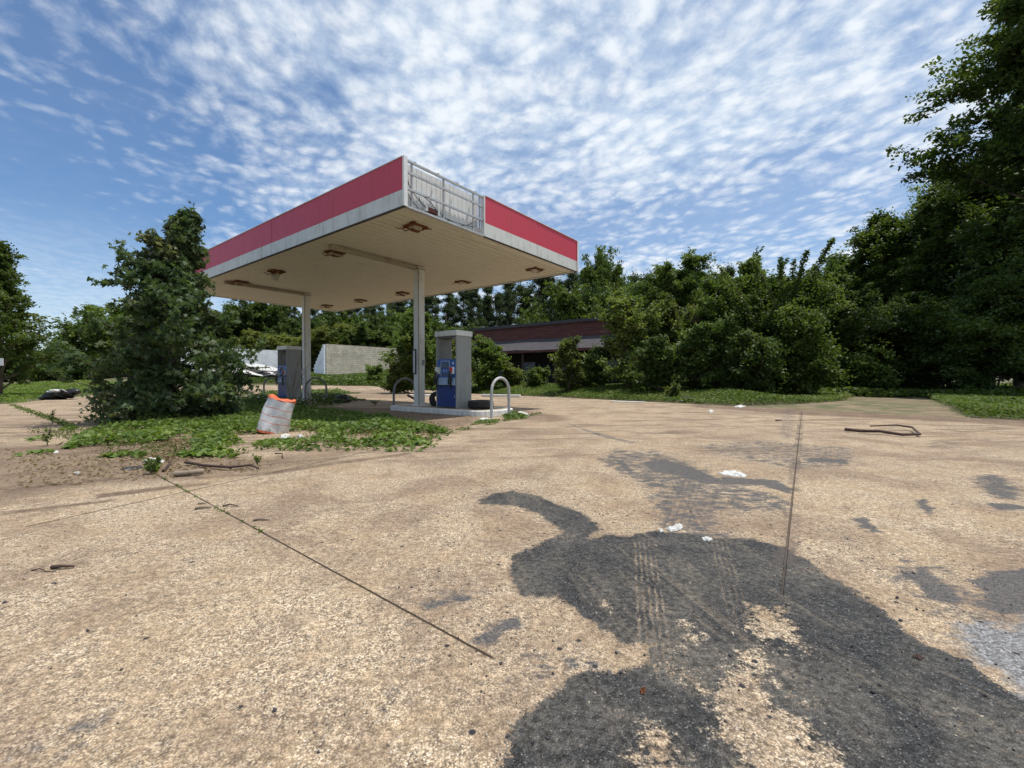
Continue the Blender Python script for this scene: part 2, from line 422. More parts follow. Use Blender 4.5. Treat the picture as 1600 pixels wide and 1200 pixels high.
def soil(t, b):
    c = t.n('ShaderNodeNewGeometry')
    a = t.noise(c, .35, 6, .65); f = t.noise(c, 7, 5, .7)
    col = t.mix(t.ss(a, .35, .65), (.075, .085, .03), (.15, .12, .07))
    col = t.mix(t.ss(f, .45, .7, 0, .6), col, (.05, .06, .022))
    t.put(b.inputs['Base Color'], col); b.inputs['Roughness'].default_value = 1
    bp = t.N.new('ShaderNodeBump'); bp.inputs['Strength'].default_value = .8; bp.inputs['Distance'].default_value = .05
    t.put(bp.inputs['Height'], f); t.L.new(bp.outputs[0], b.inputs['Normal'])
M_soil = mat('soil_and_turf', soil)
q = np.linspace(-1, 1, 221)
gx = np.sinh(q*5.2)/np.sinh(5.2)*1500
gy = np.sinh(q*5.2)/np.sinh(5.2)*1500 + 25
xx, yy = np.meshgrid(gx, gy)
o, _ = sheet('ground', xx, yy, gz(xx, yy)-.03, M_soil); tag(o, 'soil and rough turf all around the station', 'ground', kind='structure')

PAD = [(-60, -10), (40, -10), (30, 0), (13.1, 11.3), (9.97, 15.1), (6.1, 20), (1.8, 25.3), (-2.5, 30), (-6, 35), (-12, 37.5), (-28, 38.5),
       (-27, 32), (-25.8, 27), (-21, 18.2), (-30, 17), (-60, 16)]
ysr = np.concatenate([np.linspace(-10, .9, 30), np.geomspace(1.0, 12.0, 270)[0:], np.linspace(12.1, 39.5, 130)])
sg = np.linspace(-1, 1, 720); sg = sg*.75 + sg**3*.35
xx = sg[None, :]*(np.maximum(ysr, 1)+3)[:, None]*1.25; yy = np.repeat(ysr[:, None], len(sg), 1)
sd, qx, qy = poly_sd(PAD, xx, yy); ins = sd > 0
xx = np.where(ins, xx, qx); yy = np.where(ins, yy, qy)

def fn_pad(t, b):
    P = t.n('ShaderNodeNewGeometry')
    s = t.N.new('ShaderNodeSeparateXYZ'); t.L.new(P, s.inputs[0]); px, py = s.outputs[0], s.outputs[1]
    def A(n): return t.n('ShaderNodeAttribute', 2, {'attribute_name': n})
    big = t.noise(P, .33, 5, .6, .4); med = t.noise(P, 1.7, 6, .65, .5); fin = t.noise(P, 9, 5, .7)
    v1 = t.N.new('ShaderNodeTexVoronoi'); t.L.new(P, v1.inputs['Vector']); v1.inputs['Scale'].default_value = 138
    v2 = t.N.new('ShaderNodeTexVoronoi'); t.L.new(P, v2.inputs['Vector']); v2.inputs['Scale'].default_value = 210
    rnd = t.n('ShaderNodeSeparateColor', 0, Color=v1.outputs['Color'])
    rnd2 = t.n('ShaderNodeSeparateColor', 1, Color=v1.outputs['Color'])
    rnd3 = t.n('ShaderNodeSeparateColor', 0, Color=v2.outputs['Color'])
    sand = t.mix(t.ss(med, .3, .7), (.40, .29, .175), (.55, .42, .27))
    sand = t.mix(t.ss(big, .38, .62, 0, .6), sand, (.27, .19, .13))
    peb = t.mix(rnd, (.20, .135, .085), (.74, .60, .42)); peb = t.mix(t.ss(rnd2, .80, .86), peb, (.11, .085, .07)); peb = t.mix(t.ss(rnd3, .9, .93), peb, (.72, .66, .56))
    pm = t.ss(t.m('ADD', t.m('MULTIPLY', med, .6), t.m('MULTIPLY', fin, .4)), .38, .58, .15, .85)
    col = t.mix(pm, sand, peb)
    col = t.mix(t.ss(v1.outputs['Distance'], .45, .75, 0, .5), col, (.14, .10, .07))  # dark between pebbles: sandy grout plus painted shadow gaps
    mot = t.noise(P, .9, 7, .72, .6)
    col = t.mix(t.ss(mot, .44, .62, 0, .62), col, (.20, .14, .10))
    col = t.mix(t.ss(t.noise(P, 1.3, 6, .7, .3), .56, .70, 0, .4), col, (.62, .48, .32))
    col = t.mix(t.ss(t.noise(P, 2.6, 6, .75), .54, .68, 0, .5), col, (.17, .115, .08))
    gr1 = t.noise(P, 32, 4, .8); gr2 = t.noise(P, 13, 5, .75)
    gv = t.m('ADD', t.ss(gr1, .30, .70, .56, 1.38), t.ss(gr2, .35, .65, -.12, .12))
    col = t.mix(1.0, col, t.n('ShaderNodeCombineColor', Red=gv, Green=gv, Blue=gv), 'MULTIPLY')
    # long drift streaks of sand and dirt across the slab, along the traffic lane
    rt = t.N.new('ShaderNodeVectorRotate'); rt.rotation_type = 'Z_AXIS'; t.L.new(P, rt.inputs['Vector']); rt.inputs['Angle'].default_value = R(-8)
    stk = t.noise(t.mul(rt.outputs[0], (.25, 2.6, 1)), 1.0, 6, .7, .6)
    strk = t.m('MULTIPLY', t.ss(stk, .50, .64, 0, .8), t.ss(py, 4.5, 8, .15, 1))
    col = t.mix(strk, col, (.15, .105, .075))
    col = t.mix(t.m('MULTIPLY', t.ss(A('dirt'), 0, 1), t.ss(t.m('ADD', t.m('MULTIPLY', fin, .5), t.m('MULTIPLY', med, .5)), .36, .6, .35, 1)), col, (.14, .095, .065))
    # black slurry
    jit = t.m('ADD', t.m('MULTIPLY', t.m('SUBTRACT', fin, .5), .11), t.m('MULTIPLY', t.m('SUBTRACT', rnd, .5), .03))
    jit = t.m('ADD', t.m('ADD', jit, t.m('ADD', t.m('MULTIPLY', t.m('SUBTRACT', gr2, .5), .13), t.m('MULTIPLY', t.m('SUBTRACT', gr1, .5), .07))), t.m('MULTIPLY', t.m('SUBTRACT', t.noise(P, 3.5, 3, .5), .5), .12))
    st = t.ss(t.m('ADD', A('slurry'), jit), -.008, .012)
    hole = t.ss(t.m('ADD', A('hole'), t.m('ADD', t.m('MULTIPLY', jit, 1.2), t.m('MULTIPLY', t.m('SUBTRACT', t.noise(P, 8, 5, .7), .5), .34))), -.03, .04)
    st = t.m('MULTIPLY', st, t.m('SUBTRACT', 1.0, t.m('MULTIPLY', hole, .92)))
    wear = t.noise(P, 1.9, 5, .65, .8)
    thin = t.ss(t.m('ADD', t.m('MULTIPLY', wear, .7), t.m('MULTIPLY', fin, .3)), .50, .70, 0, .55)
    show = t.ss(t.m('SUBTRACT', rnd2, t.m('SUBTRACT', 1.0, thin)), 0, .25, 0, .85)
    tar = t.mix(rnd, (.010, .010, .011), (.050, .050, .050)); tar = t.mix(t.ss(rnd3, .93, .97), tar, (.17, .16, .15))
    tar = t.mix(t.ss(wear, .38, .66, 0, .6), tar, (.13, .118, .10))
    rs = t.N.new('ShaderNodeVectorRotate'); rs.rotation_type = 'Z_AXIS'; t.L.new(P, rs.inputs['Vector']); rs.inputs['Angle'].default_value = R(-14)
    drag = t.noise(t.mul(rs.outputs[0], (9, .8, 1)), 1.0, 6, .7, .5)
    tar = t.mix(t.ss(drag, .50, .68, 0, .6), tar, (.15, .125, .095))
    tg = t.ss(gr1, .32, .66, .28, 1.45)
    tar = t.mix(1.0, tar, t.n('ShaderNodeCombineColor', Red=tg, Green=tg, Blue=tg), 'MULTIPLY')
    # tyre tread prints: light ribs through the slurry
    def track(p0, p1, hw, ribs, ext0, ext1):
        d = Vector((p1[0]-p0[0], p1[1]-p0[1])); L = d.length; d /= L; n = (-d.y, d.x)
        lat = t.m('ADD', t.m('ADD', t.m('MULTIPLY', px, n[0]), t.m('MULTIPLY', py, n[1])), -(p0[0]*n[0]+p0[1]*n[1]))
        lat = t.m('ADD', lat, t.m('ADD', t.m('MULTIPLY', t.m('SUBTRACT', fin, .5), .03), t.m('MULTIPLY', t.m('SUBTRACT', t.noise(P, 40, 2, .5), .5), .012)))
        lon = t.m('ADD', t.m('ADD', t.m('MULTIPLY', px, d.x), t.m('MULTIPLY', py, d.y)), -(p0[0]*d.x+p0[1]*d.y))
        rib = t.m('SINE', t.m('MULTIPLY', lat, ribs*math.pi/hw))
        blk = t.m('SINE', t.m('MULTIPLY', lon, 170.0))
        mk = t.m('MULTIPLY', t.ss(t.m('ABSOLUTE', lat), hw, hw*.85), t.m('MULTIPLY', t.ss(lon, ext0-.1, ext0+.1), t.ss(lon, ext1+.25, ext1-.1)))
        r = t.ss(t.m('ADD', t.m('ADD', rib, t.m('MULTIPLY', blk, .12)), t.m('MULTIPLY', t.m('SUBTRACT', med, .5), 3.4)), -.3, .9)
        return t.m('MULTIPLY', mk, r)
    T1 = track(gp((1004, 843))[0], gp((1018, 985))[0], .075, 5, 0, 1.2)
    T2 = track(gp((1124, 843))[0], gp((1156, 960))[0], .06, 4, 0, .95)
    T3 = track(gp((1165, 850))[0], gp((1215, 960))[0], .07, 3, 0, .8)
    tr = t.m('MAXIMUM', T1, t.m('MULTIPLY', T2, .8))
    st2 = t.m('MULTIPLY', st, t.m('SUBTRACT', 1.0, t.m('MULTIPLY', tr, t.ss(t.noise(P, 7, 6, .75), .38, .62, .0, .5))))
    st2 = t.m('MULTIPLY', st2, t.m('SUBTRACT', 1.0, show))
    tk = t.m('MULTIPLY', t.m('MAXIMUM', track(gp((1050, 830))[0], gp((1085, 740))[0], .11, 4, 0, 2.2), track(gp((1100, 835))[0], gp((1050, 735))[0], .07, 3, 0, 2.2)), .45)
    col = t.mix(tk, col, (.09, .08, .075))
    # broken smears
    sm = t.ss(t.m('ADD', A('smear'), t.m('SUBTRACT', t.m('ADD', t.m('MULTIPLY', fin, 1.5), t.m('MULTIPLY', t.noise(t.mul(P, (2, 5, 1)), 2.5, 6, .75), 1.7)), 1.6)), .26, .7, 0, .92)
    col = t.mix(sm, col, t.mix(rnd, (.04, .042, .05), (.13, .125, .12)))
    col = t.mix(st2, col, tar)
    # white gravel spill
    gr = t.ss(t.m('ADD', A('gravel'), t.m('MULTIPLY', t.m('SUBTRACT', fin, .5), .3)), -.04, .06)
    grv = t.mix(rnd, (.07, .07, .075), (.38, .38, .385)); grv = t.mix(t.ss(gr1, .35, .6, .6, 0), grv, (.12, .11, .10))
    col = t.mix(gr, col, grv)
    # dark crumbs
    v3 = t.N.new('ShaderNodeTexVoronoi'); t.L.new(P, v3.inputs['Vector']); v3.inputs['Scale'].default_value = 11
    r3 = t.n('ShaderNodeSeparateColor', 0, Color=v3.outputs['Color'])
    near = t.ss(A('slurry'), -.9, -.02, .07, .85)
    cr = t.m('MULTIPLY', t.ss(v3.outputs['Distance'], .16, .10), t.ss(t.m('SUBTRACT', near, r3), -.02, .02))
    col = t.mix(cr, col, (.035, .033, .035))
    # joints between the slabs
    def joint(p0, p1, wd, l0=-99, l1=99):
        d = Vector((p1[0]-p0[0], p1[1]-p0[1])).normalized(); n = (-d.y, d.x)
        lat = t.m('ADD', t.m('ADD', t.m('MULTIPLY', px, n[0]), t.m('MULTIPLY', py, n[1])), -(p0[0]*n[0]+p0[1]*n[1]))
        lon = t.m('ADD', t.m('ADD', t.m('MULTIPLY', px, d.x), t.m('MULTIPLY', py, d.y)), -(p0[0]*d.x+p0[1]*d.y))
        lat = t.m('ADD', lat, t.m('MULTIPLY', t.m('SUBTRACT', fin, .5), wd*1.2))
        return t.m('MULTIPLY', t.ss(t.m('ABSOLUTE', lat), wd, wd*.55), t.m('MULTIPLY', t.ss(lon, l0, l0+.05), t.ss(lon, l1, l1-.05)))
    j = joint(gp((245, 742))[0], gp((800, 1045))[0], .007, -1, 5.15)
    j = t.m('MAXIMUM', j, t.m('MULTIPLY', joint(gp((1228, 870))[0], gp((1253, 640))[0], .009, -.6, 14), .75))
    j = t.m('MAXIMUM', j, t.m('MULTIPLY', joint(gp((20, 633))[0], gp((110, 668))[0], .03, 0, 13), .8))
    j = t.m('MAXIMUM', j, t.m('MULTIPLY', joint(gp((600, 700))[0], gp((850, 645))[0], .015, -4, 9), .7))
    j = t.m('MAXIMUM', j, t.m('MULTIPLY', joint(gp((0, 766))[0], gp((250, 742))[0], .014, 0, 5), .6))
    col = t.mix(j, col, (.055, .038, .026))
    jw = joint(gp((1228, 870))[0], gp((1253, 640))[0], .07, -.6, 14)
    col = t.mix(t.m('MULTIPLY', jw, t.ss(med, .45, .6, 0, .7)), col, (.09, .07, .06))
    t.put(b.inputs['Base Color'], col)
    t.put(b.inputs['Roughness'], t.m('SUBTRACT', .95, t.m('MULTIPLY', st2, .35)))
    b.inputs['Specular IOR Level'].default_value = .3
    h = t.m('ADD', t.m('MULTIPLY', t.m('SUBTRACT', 1.0, v1.outputs['Distance']), .8), t.m('MULTIPLY', rnd, .5))
    h = t.m('SUBTRACT', t.m('ADD', h, t.m('MULTIPLY', fin, .8)), t.m('MULTIPLY', j, 3.0))
    bp = t.N.new('ShaderNodeBump'); bp.inputs['Strength'].default_value = .9; bp.inputs['Distance'].default_value = .006
    t.put(bp.inputs['Height'], h); t.L.new(bp.outputs[0], b.inputs['Normal'])
M_pad = mat('exposed_aggregate_concrete', fn_pad)
pad, co = sheet('forecourt', xx, yy, gz(xx, yy), M_pad, ins)
tag(pad, 'tan exposed aggregate concrete forecourt with black slurry stains', 'forecourt', kind='structure')
x, y = co[:, 0], co[:, 1]
MAIN = gp((751, 781), (767, 772), (801, 767), (841, 775), (874, 789), (908, 801), (931, 817), (932, 831), (917, 842), (947, 836), (992, 837), (1015, 831), (1060, 833),
          (1094, 837), (1144, 842), (1178, 841), (1223, 856), (1262, 876), (1296, 901), (1347, 929), (1386, 958), (1417, 986), (1448, 1008), (1499, 1025), (1544, 1053), (1600, 1092),
          (1750, 1180), (1900, 1400), (740, 1400), (773, 1200), (790, 1166), (812, 1126), (852, 1092), (891, 1064), (953, 1045), (1004, 1039), (1015, 1008), (970, 1005), (942, 986), (914, 963),
          (891, 946), (869, 932), (821, 929), (798, 915), (793, 890), (807, 867), (835, 853), (869, 839), (880, 828), (863, 817), (835, 800), (807, 790), (773, 789), (753, 786))
HOLES = [gp((940, 946), (950, 939), (960, 944), (950, 951)), gp((1172, 968), (1182, 950), (1200, 957), (1224, 952), (1230, 970), (1244, 985), (1238, 1000), (1250, 1010), (1222, 1002), (1205, 1012), (1192, 998), (1177, 990)),
         gp((1060, 983), (1072, 981), (1088, 990), (1078, 995)), gp((1187, 1010), (1201, 1047), (1195, 1076), (1223, 1115), (1268, 1149), (1296, 1200), (1330, 1300), (1190, 1300), (1161, 1182), (1127, 1137), (1122, 1087), (1144, 1047)),
         gp((1004, 1160), (1016, 1138), (1030, 1142), (1044, 1165), (1060, 1200), (1066, 1300), (996, 1300))]
s = poly_sd(MAIN, x, y)[0]
hl = np.full(x.shape, -3.0)
for h in HOLES: hl = np.maximum(hl, poly_sd(h, x, y)[0])
EXTRA = [gp((960, 720), (972, 717), (992, 737), (985, 743)), gp((1004, 722), (1037, 717), (1082, 731), (1127, 750), (1150, 756), (1100, 756), (1060, 742), (1020, 738)),
         gp((1127, 745), (1210, 750), (1240, 764), (1235, 772), (1190, 758), (1130, 757)), gp((1405, 894), (1440, 885), (1470, 905), (1504, 935), (1500, 952), (1450, 935)),
         gp((1520, 905), (1560, 890), (1640, 890), (1660, 960), (1560, 958)), gp((1335, 812), (1350, 809), (1376, 830), (1362, 834)), gp((1430, 783), (1445, 780), (1460, 800), (1450, 805)),
         gp((738, 1003), (760, 975), (812, 962), (810, 972), (775, 1003)), gp((782, 1066), (795, 1058), (806, 1066), (795, 1076)), gp((1262, 715), (1320, 718), (1328, 724), (1262, 722)),
         gp((845, 1040), (862, 1036), (872, 1043), (856, 1048)), gp((880, 1036), (893, 1030), (903, 1038), (890, 1043)), gp((908, 1036), (925, 1030), (940, 1036), (925, 1043)),
         gp((1540, 786), (1580, 786), (1620, 796), (1560, 797))]
def setattr_(me, name, v):
    a = me.attributes.new(name, 'FLOAT', 'POINT'); a.data.foreach_set('value', np.asarray(v, np.float32))
setattr_(pad.data, 'slurry', np.clip(s, -3, 3)); setattr_(pad.data, 'hole', np.clip(hl, -3, 3))
def soft(polys, wd):
    m = np.zeros(x.shape)
    for p, k in polys: m = np.maximum(m, k*smooth(-wd, wd, poly_sd(p, x, y)[0]))
    return m
sm = [(gp((930, 720), (960, 700), (1060, 715), (1170, 760), (1245, 780), (1240, 800), (1110, 800), (1000, 760)), .55), (gp((1085, 695), (1180, 688), (1340, 700), (1335, 728), (1240, 735), (1120, 712)), .45),
      (gp((1000, 700), (1040, 705), (1120, 800), (1170, 850), (1040, 850), (1010, 780)), .48), (gp((1380, 880), (1440, 860), (1540, 930), (1640, 880), (1680, 1000), (1540, 980), (1430, 950)), .45),
      (gp((1515, 744), (1560, 740), (1600, 765), (1600, 785), (1540, 775)), .75), (gp((665, 950), (690, 925), (745, 918), (735, 935), (700, 950)), .7), (gp((735, 1010), (770, 970), (820, 955), (815, 985), (770, 1012)), .5),
      (gp((40, 1190), (60, 1160), (150, 1105), (245, 1065), (255, 1085), (150, 1130), (90, 1200)), .48), (gp((560, 1110), (620, 1060), (660, 1030), (665, 1045), (590, 1120)), .42), (gp((255, 1130), (290, 1120), (310, 1150), (270, 1155)), .4),
      (gp((830, 1070), (780, 1050), (850, 1020), (960, 1020), (960, 1060)), .4), (gp((900, 665), (950, 680), (1000, 692), (985, 694), (930, 680), (860, 652)), .6), (gp((1220, 640), (1245, 640), (1240, 690), (1215, 685)), .4),
      (gp((1440, 688), (1500, 690), (1520, 702), (1450, 700)), .4), (gp((1560, 872), (1600, 875), (1640, 900), (1560, 890)), .4), (gp((1300, 825), (1400, 810), (1400, 850), (1310, 850)), .2)]
lines = [gp((-60, 768), (0, 763), (120, 752), (240, 735), (300, 722), (304, 727), (240, 742), (120, 759), (0, 770), (-60, 776)), gp((150, 772), (240, 762), (330, 753), (330, 757), (240, 768), (150, 779)), gp((300, 744), (420, 737), (520, 722), (640, 707), (640, 710), (520, 727), (420, 742), (300, 749)), gp((0, 742), (150, 725), (250, 716), (250, 719), (150, 730), (0, 748)), gp((0, 800), (180, 780), (180, 783), (0, 806))]
setattr_(pad.data, 'smear', np.maximum(soft(sm, .14), soft([(e, 1.0) for e in EXTRA], .07)))
setattr_(pad.data, 'gravel', np.clip(poly_sd(gp((1485, 985), (1500, 972), (1560, 975), (1640, 955), (1760, 1000), (1760, 1150), (1610, 1096), (1550, 1050), (1510, 1020)), x, y)[0], -1, 1))
dirt_shade = [(gp((-50, 700), (180, 690), (420, 715), (560, 700), (540, 718), (380, 745), (150, 760), (-50, 790)), .75), (gp((200, 720), (270, 722), (260, 740), (190, 735)), 1),
      (gp((230, 690), (300, 680), (360, 715), (260, 725)), 1), (gp((420, 640), (560, 636), (760, 645), (730, 668), (560, 680), (420, 660)), .75), (gp((820, 640), (900, 655), (860, 660), (800, 655)), .7),  # patch right of the drum: canopy shade painted in with the brown dirt
      (gp((1080, 628), (1600, 655), (1700, 664), (1700, 672), (1500, 660), (1250, 648), (1080, 636)), .9), (gp((350, 612), (640, 612), (640, 622), (350, 622)), .55), (gp((0, 660), (160, 655), (160, 662), (0, 668)), .5)]
setattr_(pad.data, 'dirt', np.maximum(soft(dirt_shade, .35), soft([(e, 1.0) for e in lines], .05)))

# dirt track at the right
def fn_path(t, b):
    P = t.n('ShaderNodeNewGeometry'); a = t.noise(P, 1.2, 6, .65); f = t.noise(P, 14, 5, .7)
    c = t.mix(t.ss(a, .35, .65), (.15, .115, .07), (.24, .18, .115)); c = t.mix(t.ss(f, .5, .7, 0, .6), c, (.10, .08, .05)); c = t.mix(t.ss(t.noise(P, 1.0, 6, .7), .46, .6, 0, .85), c, (.08, .10, .035))
    t.put(b.inputs['Base Color'], c); b.inputs['Roughness'].default_value = 1
    bp = t.N.new('ShaderNodeBump'); bp.inputs['Distance'].default_value = .03; t.put(bp.inputs['Height'], f); t.L.new(bp.outputs[0], b.inputs['Normal'])
M_path = mat('dirt_path', fn_path)
PATH = [tuple(GT(a, c).xy) for a, c in ((1110, 634), (1250, 631), (1320, 626), (1330, 617), (1345, 612), (1385, 611), (1440, 617), (1470, 630), (1490, 642), (1520, 653), (1400, 652), (1250, 642))]
u_ = np.linspace(0, 1, 90); x0, x1 = min(p[0] for p in PATH), max(p[0] for p in PATH); y0, y1 = min(p[1] for p in PATH), max(p[1] for p in PATH)
xx, yy = np.meshgrid(x0+(x1-x0)*u_, y0+(y1-y0)*u_); sd, qx, qy = poly_sd(PATH, xx, yy); ins2 = sd > 0
xx = np.where(ins2, xx, qx); yy = np.where(ins2, yy, qy)
o, _ = sheet('path', xx, yy, gz(xx, yy)-.008, M_path, ins2); tag(o, 'bare dirt track leading off the forecourt into the trees', 'path', kind='structure')

# ------------------------------------------------------------------ the station canopy
U = Vector((.613, .790, 0)).normalized(); V = Vector((-U.y, U.x, 0)); A0 = Vector((-2.36, 9.69, 0)); ANG = math.atan2(U.y, U.x)
def S_(u, v, z=0): p = A0 + U*u + V*v; return Vector((p.x, p.y, z))
def UV(p): d = Vector((p[0], p[1], 0)) - A0; return d.dot(U), d.dot(V)
LU, LV, HS, HT = 7.7, 15.8, 4.90, 5.93
can = thing('gas_station_canopy', 'big flat gas station canopy with red and white fascia on two white columns', 'canopy', A0, ANG)
b = MB(); nP = 62; pw = (LV-.2)/nP
for i in range(nP):
    v0 = .1 + i*pw; b.box(.1, LU-.1, v0+.011, v0+pw-.011, HS, HS+.03)
b.build('soffit', M_soff, can)
b = MB(); b.box(.12, LU-.12, .5, LV-.12, HS+.032, HS+.36); b.build('roof_deck', M_deck, can)
b = MB()
def fascia(name, p0, p1, inward, z0=HS-.035, z1=HT, th=.09, n=1, endgap=.0):
    """panels from p0 to p1 (local u,v); inward = local direction into the canopy"""
    p0 = Vector(p0); p1 = Vector(p1); d = (p1-p0); L = d.length; d.normalize(); inn = Vector(inward)
    for i in range(n):
        a = p0 + d*(L*i/n+.006); c = p0 + d*(L*(i+1)/n-.006); p_off = (.0, .007, .002, .009, .004)[i % 5]; a = a + inn*p_off; c = c + inn*p_off
        zs = z0 + (z1-z0)*.335
        m = MB()
        for k, (za, zb, off) in enumerate(((z0, zs-.002, 0), (zs+.002, z1, .003))):
            m.cur = k
            q = [a + inn*off, c + inn*off, c + inn*th, a + inn*th]
            m.prism([(v.x, v.y) for v in q], za, zb)
        o = m.build(name, [M_white, M_red], can)
    return o
fascia('fascia_panel', (0, 0), (0, LV), (1, 0), n=5)
fascia('fascia_panel', (LU, 0), (LU, LV), (-1, 0), n=5)
fascia('fascia_panel', (.095, LV), (LU-.095, LV), (0, -1), n=3)
fascia('fascia_panel', (2.68, 0), (LU-.095, 0), (0, 1), n=2)
b = MB(); b.box(-.012, .095, -.014, -.003, HS-.04, HT+.012); b.box(-.013, -.003, -.014, .03, HS-.04, HT+.012)
b.box(2.645, 2.675, -.01, .12, HS-.03, HT+.01); b.box(LU-.09, LU+.012, -.014, -.003, HS-.04, HT+.012)
b.box(2.69, LU-.1, -.012, .1, HT+.003, HT+.02); b.box(-.012, .1, .04, LV, HT+.003, HT+.02); b.build('corner_trim', M_trim, can)
b = MB(); b.box(-.01, .07, .0, LV, HS-.055, HS-.04); b.box(2.69, LU, -.008, .07, HS-.055, HS-.04); b.box(LU-.02, LU+.004, 0, LV, HS-.055, HS-.04)
b.build('drip_edge', M_roofd, can)
# bare frame where a panel is missing
fr = MB()
for z in (HS+.36, HS+.72): fr.box(.1, 2.64, .03, .075, z, z+.045)
for u in (.28, 1.25, 2.3, 2.55): fr.box(u, u+.035, .08, .115, HS+.03, HT-.02)
fr.box(.1, 2.64, .03, .09, HT-.05, HT-.01); fr.box(.1, 2.64, .0, .10, HS-.05, HS-.005)
for u in (.35, 1.05, 1.7, 2.35): fr.box(u, u+.05, .05, .15, HT-.008, HT+.03)
fr.build('bare_frame', M_steel, can)
bk = MB(); nC = 34
for i in range(nC):
    u0 = .1 + i*2.54/nC; dd = .008 if i % 2 else 0
    bk.box(u0, u0+2.54/nC, .22+dd, .24+dd, HS+.05, HT-.01)
bk.build('deck_edge', M_trim, can)
b = MB(); b.box(.1, 2.64, .10, .22, HS+.035, HS+.05); b.build('gutter', M_soffd, can)
b = MB(); b.box(.78, 1.08, .10, .2, HS+.09, HS+.19); bx = b.build('ballast_box', M_siding, can)
b = MB(); b.box(.70, .775, .09, .21, HS+.08, HS+.21); b.build('box_bracket', M_trim, bx); b = MB(); b.box(1.085, 1.15, .09, .21, HS+.08, HS+.21); b.build('box_bracket', M_trim, bx)
rnd_ = random.Random(3)
b = MB()
for (u0, z0, u1, z1, sag) in ((.13, .66, .72, .15, .12), (.13, .40, 1.1, .14, -.1), (1.1, .2, 2.5, .38, .26), (.2, .3, .5, .06, .05), (.5, .35, .72, .16, .08), (1.2, .1, 2.4, .16, .06)):
    b.tube([(u0+(u1-u0)*s, .085+.02*math.sin(s*7+u0), HS+z0+(z1-z0)*s - sag*4*s*(1-s)) for s in [i/9 for i in range(10)]], .009, 5)
b.build('cable', M_black, can)
# beams under the soffit, columns
for vv in (4.04, 11.72):
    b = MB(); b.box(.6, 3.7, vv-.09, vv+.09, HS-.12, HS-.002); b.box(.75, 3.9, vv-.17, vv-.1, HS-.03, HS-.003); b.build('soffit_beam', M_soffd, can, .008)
    c = MB(); c.box(3.85-.135, 3.85+.135, vv-.135, vv+.135, .1, HS-.002); c.box(3.85-.20, 3.85+.20, vv-.20, vv+.20, .1, .17)
    co_ = c.build('column', M_col, can, .015)
    c = MB(); c.tube([(3.85-.15, vv-.15, .17), (3.85-.15, vv-.15, HS-.09)], .02, 8)
    c.box(3.85-.16, 3.85+.16, vv-.16, vv+.16, HS-.12, HS-.087); c.build('conduit', M_soffd, co_)
b = MB(); b.box(3.98, 4.012, 3.98, 4.1, 1.75, 1.95); 
# broken canopy lights
def canopy_light(u, v, label, style, seed):
    r = random.Random(seed); t = thing('canopy_light', label, 'light fixture', S_(u, v, HS-.002), ANG + r.uniform(-.05, .05), 'rusty light fixtures under the canopy')
    b = MB(); s = .23
    b.box(-s, s, -s*.9, -s*.9+.035, -.05, 0); b.box(-s, s, s*.9-.035, s*.9, -.05, 0); b.box(-s, -s+.035, -s*.9+.036, s*.9-.036, -.05, 0); b.box(s-.035, s, -s*.9+.036, s*.9-.036, -.05, 0)
    for k in range(5):
        a = r.uniform(0, 6.28); q = [(r.uniform(-.2, .2), r.uniform(-.2, .2), 0)]
        for j in range(4): q.append((q[-1][0]+math.cos(a)*.07, q[-1][1]+math.sin(a)*.07, -.05-.04*r.random())); a += r.uniform(-1, 1)
        b.tube(q, .011, 5)
    for k in range(7): 
        x0, y0 = r.uniform(-.3, .2), r.uniform(-.3, .2); b.box(x0, x0+r.uniform(.05, .14), y0, y0+r.uniform(.04, .12), -.006-r.random()*.004, -.001)
    b.build('rusty_frame', M_rust, t)
    g = MB()
    if style == 'hang':
        M = rotm((.5, .35, 0)); g.lathe([(.02, 0), (.07, -.03), (.12, -.10), (.135, -.2), (.12, -.29), (.05, -.33), (.0, -.34)], 14, (.05, -.02, -.03), M)
        g.build('globe', M_glass, t)
    elif style == 'tube':
        g.box(-.2, .22, -.1, .1, -.12, -.06); g.build('housing', M_soffd, t, .01)
    else:
        g.lathe([(.19, -.012), (.17, -.06), (.10, -.10), (.0, -.115)], 14); g.build('lens', M_glass if style == 'lens' else M_soffd, t)
    if style in ('hang', 'tube', 'broken'):
        k = MB(); k.box(-.12, .1, -.05, .05, -.14, -.03); k.tube([(-.1, 0, -.1), (-.25, .1, -.16), (-.36, .12, -.1)], .014, 6); k.build('socket', M_rust, t)
    return t
canopy_light(1.1, .93, 'rusty broken light fixture nearest the canopy corner with the missing fascia panel', 'broken', 1)
canopy_light(1.1, 4.63, 'rusty light fixture with a long housing beside the soffit beam of the nearer column', 'tube', 2)
canopy_light(1.12, 8.5, 'rusty light fixture with its glass globe hanging down from the soffit', 'hang', 3)
canopy_light(1.05, 11.4, 'rusty light fixture beside the farther column beam, closest to the leafy tree', 'tube', 4)
canopy_light(6.55, 1.1, 'light fixture with unbroken lens near the right corner of the canopy', 'lens', 5)
canopy_light(6.45, 4.5, 'pale light fixture just right of the top of the nearer column', 'lens', 6)
canopy_light(6.45, 8.2, 'rusty light fixture just left of the top of the nearer column', 'broken', 7)
canopy_light(6.35, 11.3, 'rusty light fixture midway between the two column tops at the back', 'broken', 8)
canopy_light(6.2, 14.1, 'small rusty light fixture nearest the far back corner of the canopy', 'broken', 9)

